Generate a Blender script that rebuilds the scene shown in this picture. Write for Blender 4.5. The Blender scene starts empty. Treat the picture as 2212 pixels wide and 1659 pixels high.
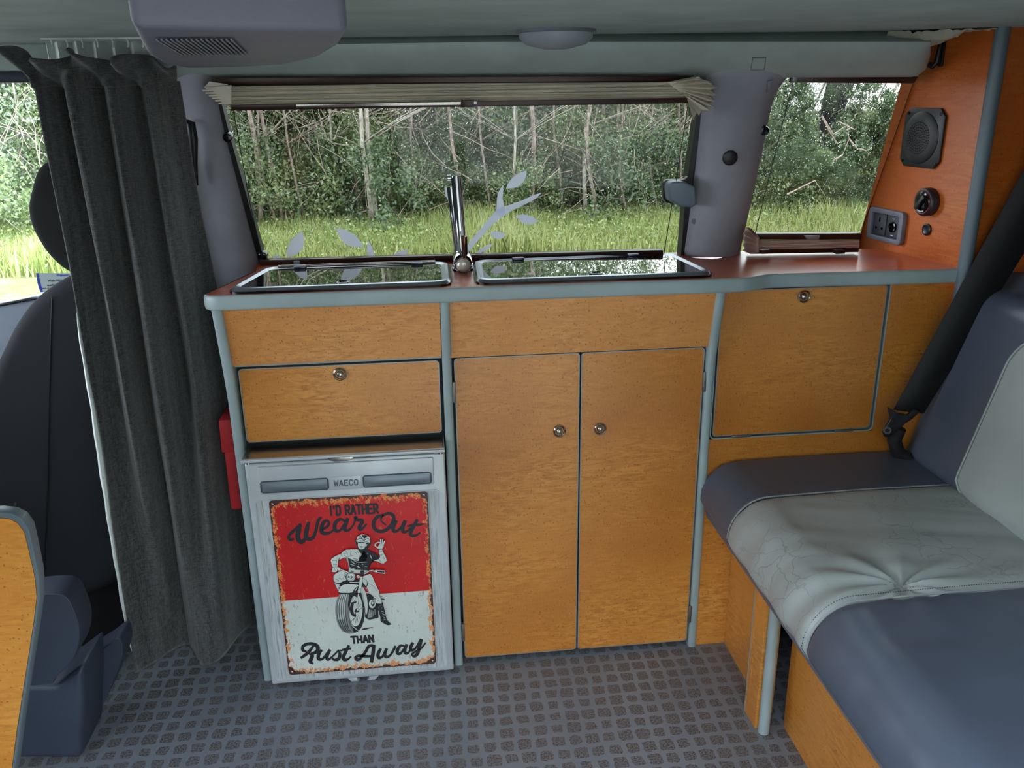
import bpy, bmesh, math, random
import numpy as np
from mathutils import Vector, Matrix, noise
random.seed(7); rng = np.random.default_rng(7)
SC = bpy.context.scene; COL = SC.collection
PI = math.pi

# ------------------------------------------------------------------ camera, sky, light, exposure
IW, IH, FPX = 2212, 1659, 1847.0
CAM = Vector((-0.051, -1.552, 1.155))
yaw, pit, roll = math.radians(5.96), math.radians(18.96), math.radians(-0.81)
FW = Vector((math.sin(yaw)*math.cos(pit), math.cos(yaw)*math.cos(pit), -math.sin(pit)))
R0 = Vector((math.cos(yaw), -math.sin(yaw), 0)); U0 = R0.cross(FW)
RT = math.cos(roll)*R0 + math.sin(roll)*U0; UP = -math.sin(roll)*R0 + math.cos(roll)*U0
cd = bpy.data.cameras.new('camera'); cam = bpy.data.objects.new('camera', cd); COL.objects.link(cam)
cd.sensor_width = 36; cd.lens = FPX/IW*36; cd.clip_start = 0.02; cd.clip_end = 200
cam.matrix_world = Matrix(((RT.x, UP.x, -FW.x, CAM.x), (RT.y, UP.y, -FW.y, CAM.y), (RT.z, UP.z, -FW.z, CAM.z), (0, 0, 0, 1)))
SC.camera = cam
SC.view_settings.view_transform = 'Standard'; SC.view_settings.look = 'None'
SC.view_settings.gamma = 1; SC.view_settings.exposure = 0.0; SC.view_settings.use_curve_mapping = False
SC.cycles.max_bounces = 10; SC.cycles.diffuse_bounces = 5; SC.cycles.glossy_bounces = 4
SC.cycles.transparent_max_bounces = 24; SC.cycles.caustics_reflective = False; SC.cycles.caustics_refractive = False

w = bpy.data.worlds.new('sky'); SC.world = w; w.use_nodes = True
nt = w.node_tree; nt.nodes.clear()
tc = nt.nodes.new('ShaderNodeTexCoord'); sx = nt.nodes.new('ShaderNodeSeparateXYZ'); cr = nt.nodes.new('ShaderNodeValToRGB')
bg = nt.nodes.new('ShaderNodeBackground'); wo = nt.nodes.new('ShaderNodeOutputWorld')
nt.links.new(tc.outputs['Generated'], sx.inputs[0]); nt.links.new(sx.outputs['Z'], cr.inputs[0])
cr.color_ramp.elements[0].position = 0.0; cr.color_ramp.elements[0].color = (0.86, 0.91, 1.0, 1)
cr.color_ramp.elements[1].position = 1.0; cr.color_ramp.elements[1].color = (0.72, 0.84, 1.0, 1)
nt.links.new(cr.outputs[0], bg.inputs[0]); bg.inputs[1].default_value = 12.0; nt.links.new(bg.outputs[0], wo.inputs[0])
def portal(loc, rot, sx_, sy_):
    l = bpy.data.lights.new('portal', 'AREA'); l.shape = 'RECTANGLE'; l.size = sx_; l.size_y = sy_
    l.cycles.is_portal = True
    o = bpy.data.objects.new('portal', l); COL.objects.link(o); o.location = loc; o.rotation_euler = rot
portal((0.12, -1.42, 0.62), (math.radians(90), 0, 0), 1.10, 1.3)       # the open sliding door behind the camera
portal((0.03, 0.30, 0.97), (math.radians(-90), 0, 0), 1.1, 0.42)      # kitchen window
portal((-1.2, 0.34, 0.97), (math.radians(-90), 0, 0), 0.9, 0.5)       # cab door window

# ------------------------------------------------------------------ helpers
def PX(px, py, **k):
    """the point of a real plane (x=, y= or z=) seen at photo pixel px, py"""
    d = FW*FPX + RT*(px-IW/2) - UP*(py-IH/2)
    (ax, val), = k.items(); i = 'xyz'.index(ax)
    return CAM + d*((val-CAM[i])/d[i])
def ray_plane(px, py, p0, n):
    d = FW*FPX + RT*(px-IW/2) - UP*(py-IH/2)
    return CAM + d*((p0-CAM).dot(n)/d.dot(n))
WP = Vector((0, 0.237, 0.82)); WN = Vector((0.084, 1, 0.2)).normalized()    # inner plane of the van's side wall (leans in upwards)
def W(px, py, off=0.0):
    return ray_plane(px, py, WP - WN*off, WN)
BP0 = Vector((0.93, 0.2, 0.82)); BN = Vector((0.25, 0.035, 0)).normalized()  # bulkhead panel plane
def B(px, py, off=0.0):
    return ray_plane(px, py, BP0 - BN*off, BN)

def link(name, me, mat=None, parent=None):
    o = bpy.data.objects.new(name, me); COL.objects.link(o)
    if mat is not None:
        for m in (mat if isinstance(mat, (list, tuple)) else [mat]): me.materials.append(m)
    if parent is not None: o.parent = parent
    return o
def tag(o, label=None, cat=None, group=None, kind=None):
    if label: o['label'] = label
    if cat: o['category'] = cat
    if group: o['group'] = group
    if kind: o['kind'] = kind
    return o
def thing(name, label, cat, group=None):
    o = bpy.data.objects.new(name, None); COL.objects.link(o); o.empty_display_size = 0.05
    return tag(o, label, cat, group)
def struct(name, label=None):
    o = bpy.data.objects.new(name, None); COL.objects.link(o); return tag(o, label, kind='structure')
def done(bm, name, mat=None, parent=None, smooth=None, bevel=0, seg=2):
    bmesh.ops.recalc_face_normals(bm, faces=bm.faces)
    if bevel:
        es = [e for e in bm.edges if len(e.link_faces) == 2 and e.calc_face_angle(0) > 0.5]
        bmesh.ops.bevel(bm, geom=es, offset=bevel, segments=seg, profile=0.5, affect='EDGES', clamp_overlap=True)
    me = bpy.data.meshes.new(name); bm.to_mesh(me); bm.free()
    if smooth or bevel:
        for p in me.polygons: p.use_smooth = True
        try: me.set_sharp_from_angle(angle=smooth or 0.7)
        except Exception: pass
    return link(name, me, mat, parent)
def prism_bm(pts, ext, bm=None):
    bm = bm or bmesh.new(); ext = Vector(ext)
    a = [bm.verts.new(p) for p in pts]; b = [bm.verts.new(Vector(p)+ext) for p in pts]
    n = len(a)
    bm.faces.new(a); bm.faces.new(b[::-1])
    for i in range(n): bm.faces.new((a[i], b[i], b[(i+1) % n], a[(i+1) % n]))
    return bm
def prism(name, pts, ext, mat, parent=None, bevel=0, seg=2):
    return done(prism_bm(pts, ext), name, mat, parent, bevel=bevel, seg=seg)
def box_bm(x0, x1, y0, y1, z0, z1, bm=None):
    return prism_bm([(x0, y0, z0), (x1, y0, z0), (x1, y0, z1), (x0, y0, z1)], (0, y1-y0, 0), bm)
def box(name, x0, x1, y0, y1, z0, z1, mat, parent=None, bevel=0, seg=2):
    return done(box_bm(x0, x1, y0, y1, z0, z1), name, mat, parent, bevel=bevel, seg=seg)
def rrect(x0, x1, z0, z1, r, n=5):
    r = max(1e-5, min(r, (x1-x0)/2-1e-5, (z1-z0)/2-1e-5)); p = []
    for cx, cz, a0 in ((x1-r, z1-r, 0), (x0+r, z1-r, 90), (x0+r, z0+r, 180), (x1-r, z0+r, 270)):
        for k in range(n+1):
            a = math.radians(a0+90*k/n); p.append((cx+r*math.cos(a), cz+r*math.sin(a)))
    return p
def ring(name, outer, inner, ext, mat, parent=None, bevel=0):
    """closed loops of equal length -> frame with depth"""
    bm = bmesh.new(); ext = Vector(ext); n = len(outer)
    L = [[bm.verts.new(Vector(p)+e) for p in q] for q, e in ((outer, ext*0), (inner, ext*0), (inner, ext), (outer, ext))]
    for k in range(4):
        a, b = L[k], L[(k+1) % 4]
        for i in range(n): bm.faces.new((a[i], a[(i+1) % n], b[(i+1) % n], b[i]))
    return done(bm, name, mat, parent, bevel=bevel, smooth=0.6)
def tube_bm(pts, r, seg=10, bm=None, caps=True):
    bm = bm or bmesh.new(); pts = [Vector(p) for p in pts]; n = len(pts)
    rs = r if isinstance(r, (list, tuple)) else [r]*n
    prev = None; up = None
    for i, p in enumerate(pts):
        t = (pts[min(i+1, n-1)]-pts[max(i-1, 0)]).normalized()
        if up is None:
            up = t.orthogonal().normalized()
        else:
            up = (up - t*up.dot(t)).normalized()
        s = t.cross(up)
        ringv = [bm.verts.new(p + (up*math.cos(2*PI*k/seg)+s*math.sin(2*PI*k/seg))*rs[i]) for k in range(seg)]
        if prev:
            for k in range(seg): bm.faces.new((prev[k], prev[(k+1) % seg], ringv[(k+1) % seg], ringv[k]))
        elif caps: bm.faces.new(ringv[::-1])
        prev = ringv
    if caps: bm.faces.new(prev)
    return bm
def tube(name, pts, r, mat, parent=None, seg=10):
    return done(tube_bm(pts, r, seg), name, mat, parent, smooth=0.9)
def lathe_bm(prof, c, axis, seg=28, bm=None):
    """prof: (radius, height along axis)"""
    bm = bm or bmesh.new(); c = Vector(c); a = Vector(axis).normalized(); u = a.orthogonal().normalized(); v = a.cross(u); prev = None
    for r, h in prof:
        if r < 1e-6: cur = [bm.verts.new(c+a*h)]
        else: cur = [bm.verts.new(c+a*h+(u*math.cos(2*PI*k/seg)+v*math.sin(2*PI*k/seg))*r) for k in range(seg)]
        if prev:
            for k in range(seg):
                k2 = (k+1) % seg
                f = [prev[k % len(prev)], prev[k2 % len(prev)], cur[k2 % len(cur)], cur[k % len(cur)]]
                f = list(dict.fromkeys(f))
                if len(f) > 2: bm.faces.new(f)
        prev = cur
    return bm
def lathe(name, prof, c, axis, mat, parent=None, seg=28):
    return done(lathe_bm(prof, c, axis, seg), name, mat, parent, smooth=0.7)
def grid(name, rows, mat, parent=None, solid=0):
    """rows: list of equally long point lists"""
    bm = bmesh.new(); V = [[bm.verts.new(p) for p in r] for r in rows]
    for i in range(len(V)-1):
        for j in range(len(V[0])-1): bm.faces.new((V[i][j], V[i][j+1], V[i+1][j+1], V[i+1][j]))
    o = done(bm, name, mat, parent, smooth=1.2)
    if solid:
        m = o.modifiers.new('solid', 'SOLIDIFY'); m.thickness = solid; m.offset = 0
    return o
def spline(pts, n):
    """Catmull-Rom through tuples of any size"""
    P = [np.array(p, float) for p in pts]; P = [2*P[0]-P[1]]+P+[2*P[-1]-P[-2]]; out = []
    for i in range(1, len(P)-2):
        for k in range(n):
            t = k/n; a, b, c, d = P[i-1:i+3]
            out.append(0.5*((2*b)+(-a+c)*t+(2*a-5*b+4*c-d)*t*t+(-a+3*b-3*c+d)*t**3))
    out.append(P[-2]); return out
def lerp(a, b, t): return a+(b-a)*t
def sample(pts, n):
    """n points evenly along a 2D polyline"""
    s = spline(pts, 8); d = [0]
    for i in range(1, len(s)): d.append(d[-1]+float(np.linalg.norm(s[i]-s[i-1])))
    out = []
    for k in range(n):
        t = d[-1]*k/(n-1); i = max(1, min(len(d)-1, int(np.searchsorted(d, t)))); f = (t-d[i-1])/max(1e-9, d[i]-d[i-1])
        out.append(s[i-1]*(1-f)+s[i]*f)
    return out

# ------------------------------------------------------------------ materials
def srgb(r, g, b):
    f = lambda c: (c/255/12.92) if c/255 <= 0.04045 else ((c/255+0.055)/1.055)**2.4
    return (f(r), f(g), f(b), 1)
class M:
    def __init__(s, name):
        s.m = bpy.data.materials.new(name); s.m.use_nodes = True; s.t = s.m.node_tree
        s.b = s.t.nodes['Principled BSDF']; s.o = s.t.nodes['Material Output']
    def n(s, ty, **k):
        x = s.t.nodes.new('ShaderNode'+ty)
        for a, v in k.items():
            if a.startswith('i_'):
                key = a[2:]; key = int(key) if key.isdigit() else key
                x.inputs[key].default_value = v
            else: setattr(x, a, v)
        return x
    def l(s, a, b): s.t.links.new(a, b)
    def coord(s, scale=(1, 1, 1), kind='Object'):
        c = s.n('TexCoord'); mp = s.n('Mapping'); mp.inputs['Scale'].default_value = scale
        s.l(c.outputs[kind], mp.inputs[0]); return mp.outputs[0]
    def noise(s, vec, scale, detail=4, rough=.55, dist=0):
        x = s.n('TexNoise'); x.inputs['Scale'].default_value = scale; x.inputs['Detail'].default_value = detail
        x.inputs['Roughness'].default_value = rough; x.inputs['Distortion'].default_value = dist; s.l(vec, x.inputs['Vector']); return x.outputs['Fac']
    def ramp(s, fac, stops):
        x = s.n('ValToRGB'); e = x.color_ramp.elements
        while len(e) < len(stops): e.new(0.5)
        for i, (p, c) in enumerate(stops):
            e[i].position = p; e[i].color = c if len(c) == 4 else (*c, 1)
        s.l(fac, x.inputs[0]); return x.outputs[0]
    def mix(s, fac, a, b, mode='MIX'):
        x = s.n('MixRGB', blend_type=mode)
        for i, v in enumerate((fac, a, b)):
            if isinstance(v, (int, float)): x.inputs[i].default_value = v
            elif isinstance(v, tuple): x.inputs[i].default_value = v
            else: s.l(v, x.inputs[i])
        return x.outputs[0]
    def math(s, op, a, b=0.0):
        x = s.n('Math', operation=op)
        for i, v in enumerate((a, b)):
            if isinstance(v, (int, float)): x.inputs[i].default_value = v
            else: s.l(v, x.inputs[i])
        return x.outputs[0]
    def bump(s, h, strength=.3, dist=.001):
        x = s.n('Bump'); x.inputs['Strength'].default_value = strength; x.inputs['Distance'].default_value = dist
        s.l(h, x.inputs['Height']); s.l(x.outputs[0], s.b.inputs['Normal'])
def plain(name, rgb, rough=.5, metal=0., grain=0, gscale=400, spec=.5, var=0.06, coat=0):
    m = M(name); c = srgb(*rgb); v = m.coord()
    n1 = m.noise(v, 9, 3); d = tuple(x*(1-var*2) for x in c[:3]); h = tuple(min(1, x*(1+var*2)) for x in c[:3])
    m.l(m.ramp(n1, [(.3, d), (.7, h)]), m.b.inputs['Base Color'])
    m.b.inputs['Roughness'].default_value = rough; m.b.inputs['Metallic'].default_value = metal
    m.b.inputs['Specular IOR Level'].default_value = spec
    if coat: m.b.inputs['Coat Weight'].default_value = coat; m.b.inputs['Coat Roughness'].default_value = .08
    if grain: m.bump(m.noise(v, gscale, 3), grain, .001)
    return m.m
def wood(name, base, dark, light, speck, rough=.32, stretch=(26, 26, 120), coat=.25):
    m = M(name); v = m.coord()
    big = m.noise(v, 3.0, 2); c0 = m.ramp(big, [(.3, srgb(*dark)), (.55, srgb(*base)), (.8, srgb(*light))])
    v2 = m.coord(stretch); rip = m.noise(v2, 1.0, 4, .6, 1.4)
    rmask = m.ramp(m.noise(v, 6.0, 2), [(.38, (0, 0, 0)), (.62, (1, 1, 1))])
    ripc = m.ramp(rip, [(.34, (0, 0, 0)), (.62, (1, 1, 1))])
    c1 = m.mix(m.math('MULTIPLY', m.math('SUBTRACT', 1.0, ripc), m.math('ADD', m.math('MULTIPLY', rmask, .6), .3)), c0, srgb(*dark))
    v3 = m.coord((1, 1, .18)); grainn = m.noise(v3, 420, 2)
    c2 = m.mix(m.math('MULTIPLY', m.ramp(grainn, [(.45, (0, 0, 0)), (.75, (1, 1, 1))]), .22), c1, srgb(*light))
    vw = m.n('VectorMath', operation='ADD'); nv = m.n('TexNoise'); nv.inputs['Scale'].default_value = 60
    m.l(v, nv.inputs['Vector']); sc = m.n('VectorMath', operation='SCALE'); sc.inputs['Scale'].default_value = .012
    m.l(nv.outputs['Color'], sc.inputs[0]); m.l(v, vw.inputs[0]); m.l(sc.outputs[0], vw.inputs[1])
    vo = m.n('TexVoronoi', feature='F1'); vo.inputs['Scale'].default_value = 150; m.l(vw.outputs[0], vo.inputs['Vector'])
    sp = m.math('MULTIPLY', m.math('LESS_THAN', vo.outputs['Distance'], .2), m.math('GREATER_THAN', m.noise(v, 9, 2), .43))
    sepc = m.n('SeparateColor'); m.l(vo.outputs['Color'], sepc.inputs[0])
    sp = m.math('MULTIPLY', sp, m.math('GREATER_THAN', sepc.outputs[0], .35))
    c3 = m.mix(m.math('MULTIPLY', sp, .5), c2, srgb(*speck))
    m.l(c3, m.b.inputs['Base Color']); m.b.inputs['Roughness'].default_value = rough
    m.b.inputs['Coat Weight'].default_value = coat; m.b.inputs['Coat Roughness'].default_value = .22
    m.bump(rip, .12, .0006); return m.m
WOOD = wood('birdseye_maple', (212, 142, 62), (174, 104, 34), (228, 166, 86), (92, 50, 20))
WOOD_T = wood('maple_fascia_sheen', (222, 154, 86), (188, 120, 56), (234, 176, 110), (96, 52, 24))  # maple lightened and washed out; the sky's sheen is in its colour
WOOD_B = wood('bulkhead_maple', (192, 100, 36), (166, 76, 22), (208, 122, 50), (104, 46, 14), rough=.4, stretch=(14, 14, 110), coat=.1)
WOOD_W = wood('cherry_worktop', (206, 92, 46), (180, 72, 32), (218, 112, 62), (140, 54, 28), rough=.3, stretch=(30, 90, 30), coat=.3)
EDGE = plain('grey_edging', (150, 166, 168), .42, 0, .05, 300)
EDGE_D = plain('slate_edging', (96, 110, 118), .45, 0, .05, 300)
ALU = plain('aluminium_edge', (150, 154, 156), .45, .5)
DARK = plain('dark_gap', (30, 40, 44), .6)
BLACK = plain('black_plastic', (22, 22, 25), .42, 0, .05)
BLACKG = plain('gloss_black', (12, 12, 14), .12)
SILVER = plain('silver_plastic', (190, 197, 203), .36, .2, .03, 900)
SILVERD = plain('silver_recess', (120, 130, 140), .4, .35)
STEEL = plain('brushed_steel', (185, 180, 172), .25, 1.0)
CHROME = plain('chrome', (225, 228, 230), .04, 1.0, var=.01)
GREYP = plain('grey_plastic', (108, 112, 124), .45, 0, .1, 700)
RED = plain('red_fabric', (150, 12, 20), .7)
BROWN = plain('brown_rail', (52, 28, 22), .32, .2)
WHITE = plain('white_cloth', (214, 222, 222), .8, 0, .2, 300)
HEADL = plain('grey_headlining', (166, 180, 176), .9, 0, .35, 900)
PILL = plain('pillar_lining', (144, 144, 154), .85, 0, .25, 1100)
CONS = plain('console_plastic', (92, 92, 106), .55, 0, .1, 900)
DKSEAT = plain('black_seat_cloth', (24, 26, 34), .85, 0, .4, 700)
HEADREST = plain('headrest_cloth', (14, 15, 17), .9, 0, .4, 700)
BLUEP = plain('blue_grey_plastic', (54, 62, 78), .5, 0, .25, 900)
BELT = plain('belt_webbing', (16, 18, 20), .7, 0, .5, 900)
def fabric(name, a, b, thread=650):
    m = M(name); v = m.coord(); vx = m.coord((thread, thread, thread*.12)); vz = m.coord((thread*.12, thread*.12, thread))
    n1 = m.noise(vx, 1, 2); n2 = m.noise(vz, 1, 2); n = m.math('MULTIPLY', m.math('ADD', n1, n2), .5)
    s2 = m.noise(m.coord((60, 60, 3)), 1, 3)
    f = m.math('ADD', m.math('MULTIPLY', n, .7), m.math('MULTIPLY', s2, .3))
    m.l(m.ramp(f, [(.36, srgb(*a)), (.64, srgb(*b))]), m.b.inputs['Base Color'])
    m.b.inputs['Roughness'].default_value = .95; m.b.inputs['Sheen Weight'].default_value = .25
    m.b.inputs['Specular IOR Level'].default_value = .1
    m.bump(n, .6, .002); return m.m
CURT = fabric('curtain_fabric', (42, 44, 45), (104, 105, 106))
BLIND = plain('pleated_blind', (206, 198, 182), .85, 0, .1)
BLINDP = plain('blind_edge', (190, 166, 156), .85)
def leather(name, rgb, rough, crease=.35):
    m = M(name); v = m.coord(); c = srgb(*rgb)
    n = m.noise(v, 5, 3)
    base = m.ramp(n, [(.3, tuple(x*.88 for x in c[:3])), (.7, tuple(min(1, x*1.1) for x in c[:3]))])
    vd = m.n('VectorMath', operation='ADD'); nv = m.n('TexNoise'); nv.inputs['Scale'].default_value = 14; nv.inputs['Detail'].default_value = 4
    m.l(v, nv.inputs['Vector']); sc = m.n('VectorMath', operation='SCALE'); sc.inputs['Scale'].default_value = .09
    m.l(nv.outputs['Color'], sc.inputs[0]); m.l(v, vd.inputs[0]); m.l(sc.outputs[0], vd.inputs[1])
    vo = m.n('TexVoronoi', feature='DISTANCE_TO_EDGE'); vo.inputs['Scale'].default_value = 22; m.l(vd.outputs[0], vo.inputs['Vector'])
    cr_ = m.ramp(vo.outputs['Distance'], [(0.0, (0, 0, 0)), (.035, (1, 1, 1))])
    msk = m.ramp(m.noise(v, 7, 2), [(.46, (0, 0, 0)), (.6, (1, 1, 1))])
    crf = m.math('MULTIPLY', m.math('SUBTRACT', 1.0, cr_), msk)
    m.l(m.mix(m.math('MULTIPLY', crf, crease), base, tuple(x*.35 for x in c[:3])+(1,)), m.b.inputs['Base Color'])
    m.b.inputs['Roughness'].default_value = rough
    fine = m.noise(v, 900, 2); h = m.math('SUBTRACT', m.math('MULTIPLY', fine, .25), m.math('MULTIPLY', crf, crease))
    m.bump(h, .35, .0012); return m.m
LDARK = leather('slate_leather', (78, 87, 102), .34, .0)
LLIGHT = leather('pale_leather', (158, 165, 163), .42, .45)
LBACK = leather('pale_leather_smooth', (158, 168, 166), .5, .0)
def glass(name, tint, rough=0.0, refl=1.0):
    m = M(name); m.t.nodes.remove(m.b)
    tr = m.n('BsdfTransparent'); tr.inputs[0].default_value = (*tint, 1)
    gl = m.n('BsdfGlossy'); gl.inputs['Roughness'].default_value = rough
    fr = m.n('Fresnel'); fr.inputs[0].default_value = 1.45; mx = m.n('MixShader')
    m.l(m.math('MULTIPLY', fr.outputs[0], refl), mx.inputs[0]); m.l(tr.outputs[0], mx.inputs[1]); m.l(gl.outputs[0], mx.inputs[2])
    m.l(mx.outputs[0], m.o.inputs[0]); return m.m
TINT = glass('tinted_glass', (.52, .53, .505))
CLEAR = glass('clear_glass', (.92, .95, .93))
def drops():
    m = M('rain_drops'); m.b.inputs['Base Color'].default_value = (.9, .93, .96, 1); m.b.inputs['Roughness'].default_value = .1
    m.b.inputs['Transmission Weight'].default_value = .85; return m.m
DROPS = drops()
def vinyl():
    m = M('frosted_vinyl'); d = m.n('BsdfDiffuse'); t = m.n('BsdfTranslucent'); mx = m.n('MixShader'); mx.inputs[0].default_value = .55
    d.inputs[0].default_value = srgb(232, 236, 250); t.inputs[0].default_value = srgb(222, 228, 245); m.t.nodes.remove(m.b)
    m.l(d.outputs[0], mx.inputs[1]); m.l(t.outputs[0], mx.inputs[2]); m.l(mx.outputs[0], m.o.inputs[0]); return m.m
VINYL = vinyl()
def lidglass():
    m = M('smoked_lid_glass'); m.b.inputs['Base Color'].default_value = (.004, .004, .005, 1); m.b.inputs['Roughness'].default_value = .015
    m.b.inputs['IOR'].default_value = 1.75; m.b.inputs['Coat Weight'].default_value = 1.0; m.b.inputs['Coat Roughness'].default_value = .01
    v = m.coord(); m.bump(m.noise(v, 6, 1), .02, .001); return m.m
LID = lidglass()
def vinyl_floor():
    m = M('printed_vinyl_floor'); c = m.n('TexCoord'); v = c.outputs['Object']
    nv = m.n('TexNoise'); nv.inputs['Scale'].default_value = 60; nv.inputs['Detail'].default_value = 3; m.l(v, nv.inputs['Vector'])
    sc = m.n('VectorMath', operation='SCALE'); sc.inputs['Scale'].default_value = .010; m.l(nv.outputs['Color'], sc.inputs[0])
    ad = m.n('VectorMath', operation='ADD'); m.l(v, ad.inputs[0]); m.l(sc.outputs[0], ad.inputs[1])
    sp = m.n('SeparateXYZ'); m.l(ad.outputs[0], sp.inputs[0])
    u0 = m.math('MULTIPLY', sp.outputs[0], 1/.0325); w_ = m.math('MULTIPLY', sp.outputs[1], 1/.0335)
    wr_ = m.n('TexWhiteNoise', noise_dimensions='1D'); m.l(m.math('FLOOR', w_), wr_.inputs['W']); u = m.math('ADD', u0, m.math('MULTIPLY', wr_.outputs['Value'], .35))
    fx = m.math('ABSOLUTE', m.math('SUBTRACT', m.math('FRACT', u), .5)); fy = m.math('ABSOLUTE', m.math('SUBTRACT', m.math('FRACT', w_), .5))
    cb = m.n('CombineXYZ'); m.l(m.math('FLOOR', u), cb.inputs[0]); m.l(m.math('FLOOR', w_), cb.inputs[1])
    wn = m.n('TexWhiteNoise', noise_dimensions='3D'); m.l(cb.outputs[0], wn.inputs['Vector'])
    sz = m.math('ADD', m.math('MULTIPLY', wn.outputs['Value'], .12), .30)
    p4 = m.math('POWER', m.math('ADD', m.math('POWER', fx, 5.0), m.math('POWER', fy, 5.0)), .2)
    sq = m.math('LESS_THAN', p4, sz)
    fl = m.ramp(m.noise(v, 330, 2, .6), [(.40, (1, 1, 1)), (.56, (0, 0, 0))])
    base = m.ramp(m.noise(v, 4, 2), [(.3, srgb(108, 115, 123)), (.7, srgb(124, 131, 139))])
    flec = m.mix(fl, srgb(112, 111, 113), srgb(70, 70, 74))
    m.l(m.mix(sq, base, flec), m.b.inputs['Base Color']); m.b.inputs['Roughness'].default_value = .42
    m.bump(m.noise(v, 300, 2), .15, .0006); return m.m
FLOOR = vinyl_floor()
def planks():
    m = M('whitewashed_wood_print'); v = m.coord((1, 1, .06)); n = m.noise(v, 260, 5, .65, .6)
    c = m.ramp(n, [(.3, srgb(112, 116, 120)), (.44, srgb(176, 184, 188)), (.7, srgb(206, 212, 214))])
    n2 = m.noise(m.coord((1, 1, .3)), 24, 3); c = m.mix(m.math('MULTIPLY', m.ramp(n2, [(.5, (0, 0, 0)), (.75, (1, 1, 1))]), .5), c, srgb(150, 138, 134))
    m.l(c, m.b.inputs['Base Color']); m.b.inputs['Roughness'].default_value = .35; return m.m
PLANKS = planks(); HINGE = plain('hinge_metal', (112, 110, 106), .4, .6)
# ------------------------------------------------------------------ setting: the van shell
RZ = -0.012
fl = box('floor', -1.9, 2.0, -1.40, 0.5, RZ-.03, RZ, FLOOR); tag(fl, 'grey vinyl floor printed with dark speckled squares', kind='structure')
ce = box('ceiling', -1.9, 2.0, -1.42, 0.30, 1.247, 1.275, HEADL); tag(ce, 'grey fabric headlining of the van', kind='structure')
wb = struct('wall_back', 'van side wall behind the kitchen')
box('lower_panel', -.62, 2.0, .36, .38, RZ-.03, .79, DARK, wb); box('leak_filler', -.68, -.60, .27, .52, RZ, 1.25, DARK, wb); box('sill_shelf', -.6, 2.0, .30, .38, .775, .79, DARK, wb)  # the tall box beside the cab door is added to stop a light leak
bm = prism_bm([W(300, 166, -.05), W(2100, 166, -.05), W(2100, 40, -.05), W(300, 40, -.05)], (0, .02, 0)); done(bm, 'upper_panel', HEADL, wb)
wr = struct('wall_front', 'near side of the van with the open sliding door')   # behind the photographer; panels narrow the opening to dim the interior
box('rear_quarter_panel', .66, 2.0, -1.44, -1.41, RZ, 1.25, PILL, wr); box('cab_door_panel', -1.9, -.42, -1.44, -1.41, RZ, .72, PILL, wr)
box('front_pillar_panel', -1.0, -.42, -1.44, -1.41, .72, 1.25, PILL, wr)
wq = tag(box('wall_rear', 2.0, 2.03, -1.44, .52, RZ, 1.27, PILL), 'rear end of the van', kind='structure')
def pillar(name, L, R, off, bulge, mat, parent=None, nr=24, nc=12, pw=.5):
    Ls, Rs = sample(L, nr), sample(R, nr); rows = []
    for a, b in zip(Ls, Rs):
        r = [W(a[0], a[1], -.035)]
        for j in range(nc+1):
            u = j/nc; p = lerp(a, b, u); r.append(W(p[0], p[1], off+bulge*(max(0, math.sin(PI*u))**pw)))
        r.append(W(b[0], b[1], -.035)); rows.append(r)
    return grid(name, rows, mat, parent)
t2 = struct('trim_2', 'grey lined window pillar between the dark curtain and the kitchen window')
pillar('lining', [(372, 150), (388, 240), (418, 390), (460, 600), (470, 660)], [(472, 150), (480, 240), (520, 400), (566, 572), (580, 600)], .0, .035, PILL, t2)
o = lathe('screw_hole', [(.0055, 0), (.006, .002), (.0035, .0022), (.003, -.002), (0, -.002)], W(499, 456, .028), -WN, BLACK, t2, 14)
t3 = struct('trim_3', 'grey lined pillar between the long window and the small rear window')
pillar('lining', [(1512, 150), (1508, 250), (1493, 400), (1472, 556)], [(1716, 150), (1673, 210), (1642, 350), (1596, 556)], .0, .045, PILL, t3, pw=.4)
lathe('cap', [(.0145, -.004), (.0145, .002), (.012, .004), (0, .0045)], W(1577, 341, .047), -WN, BLACK, t3)
lathe('screw', [(.006, -.002), (.006, .002), (.003, .003), (0, .002)], W(1500, 478, .03), -WN, GREYP, t3, 12)
tag(prism('clip', [W(1659, 175, .04), W(1672, 172, .04), W(1668, 190, .04), W(1658, 200, .04)], (0, .01, 0), GREYP, t3, bevel=.001))
# the fabric-covered beam above the windows
t1 = struct('trim_1', 'grey fabric covered beam running above both windows')
def beam(name, x0, x1, parent, end=False):
    rows = []
    for k in range(41):
        t = k/40; px = lerp(x0, x1, t); rr = []
        topy = lerp(107, 96, min(1, max(0, (px-380)/700))); boty = lerp(168, 166, t)
        if end:
            q = max(0, (px-1965)/45); boty -= 0 if q <= 0 else 46*(1-math.sqrt(max(0, 1-q*q)))
        for j in range(9):
            u = j/8; off = .02+.075*math.sin(PI/2*u)
            rr.append(W(px+(8*(1-u) if False else 0), lerp(boty, topy-6, u), off))
        rows.append([W(px, boty, -.03)]+rr+[W(px, topy-6, -.03)+Vector((0, 0, .04))])
    return grid(name, rows, HEADL, parent)
beam('beam_cover', 372, 1617, t1); beam('beam_cover', 1612, 2010, t1, True)
def boff(py): return .0212+.075*math.sin(PI/2*max(0, min(1, (167-py)/76)))
def patch(q):
    P = q+[q[0]]; return tube('access_cover', [W(*(np.array(P[i])*(1-t)+np.array(P[i+1])*t), boff(P[i][1]*(1-t)+P[i+1][1]*t)) for i in range(4) for t in (0, .25, .5, .75)]+[W(*P[0], boff(P[0][1]))], .0007, EDGE_D, t1, 6)
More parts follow.
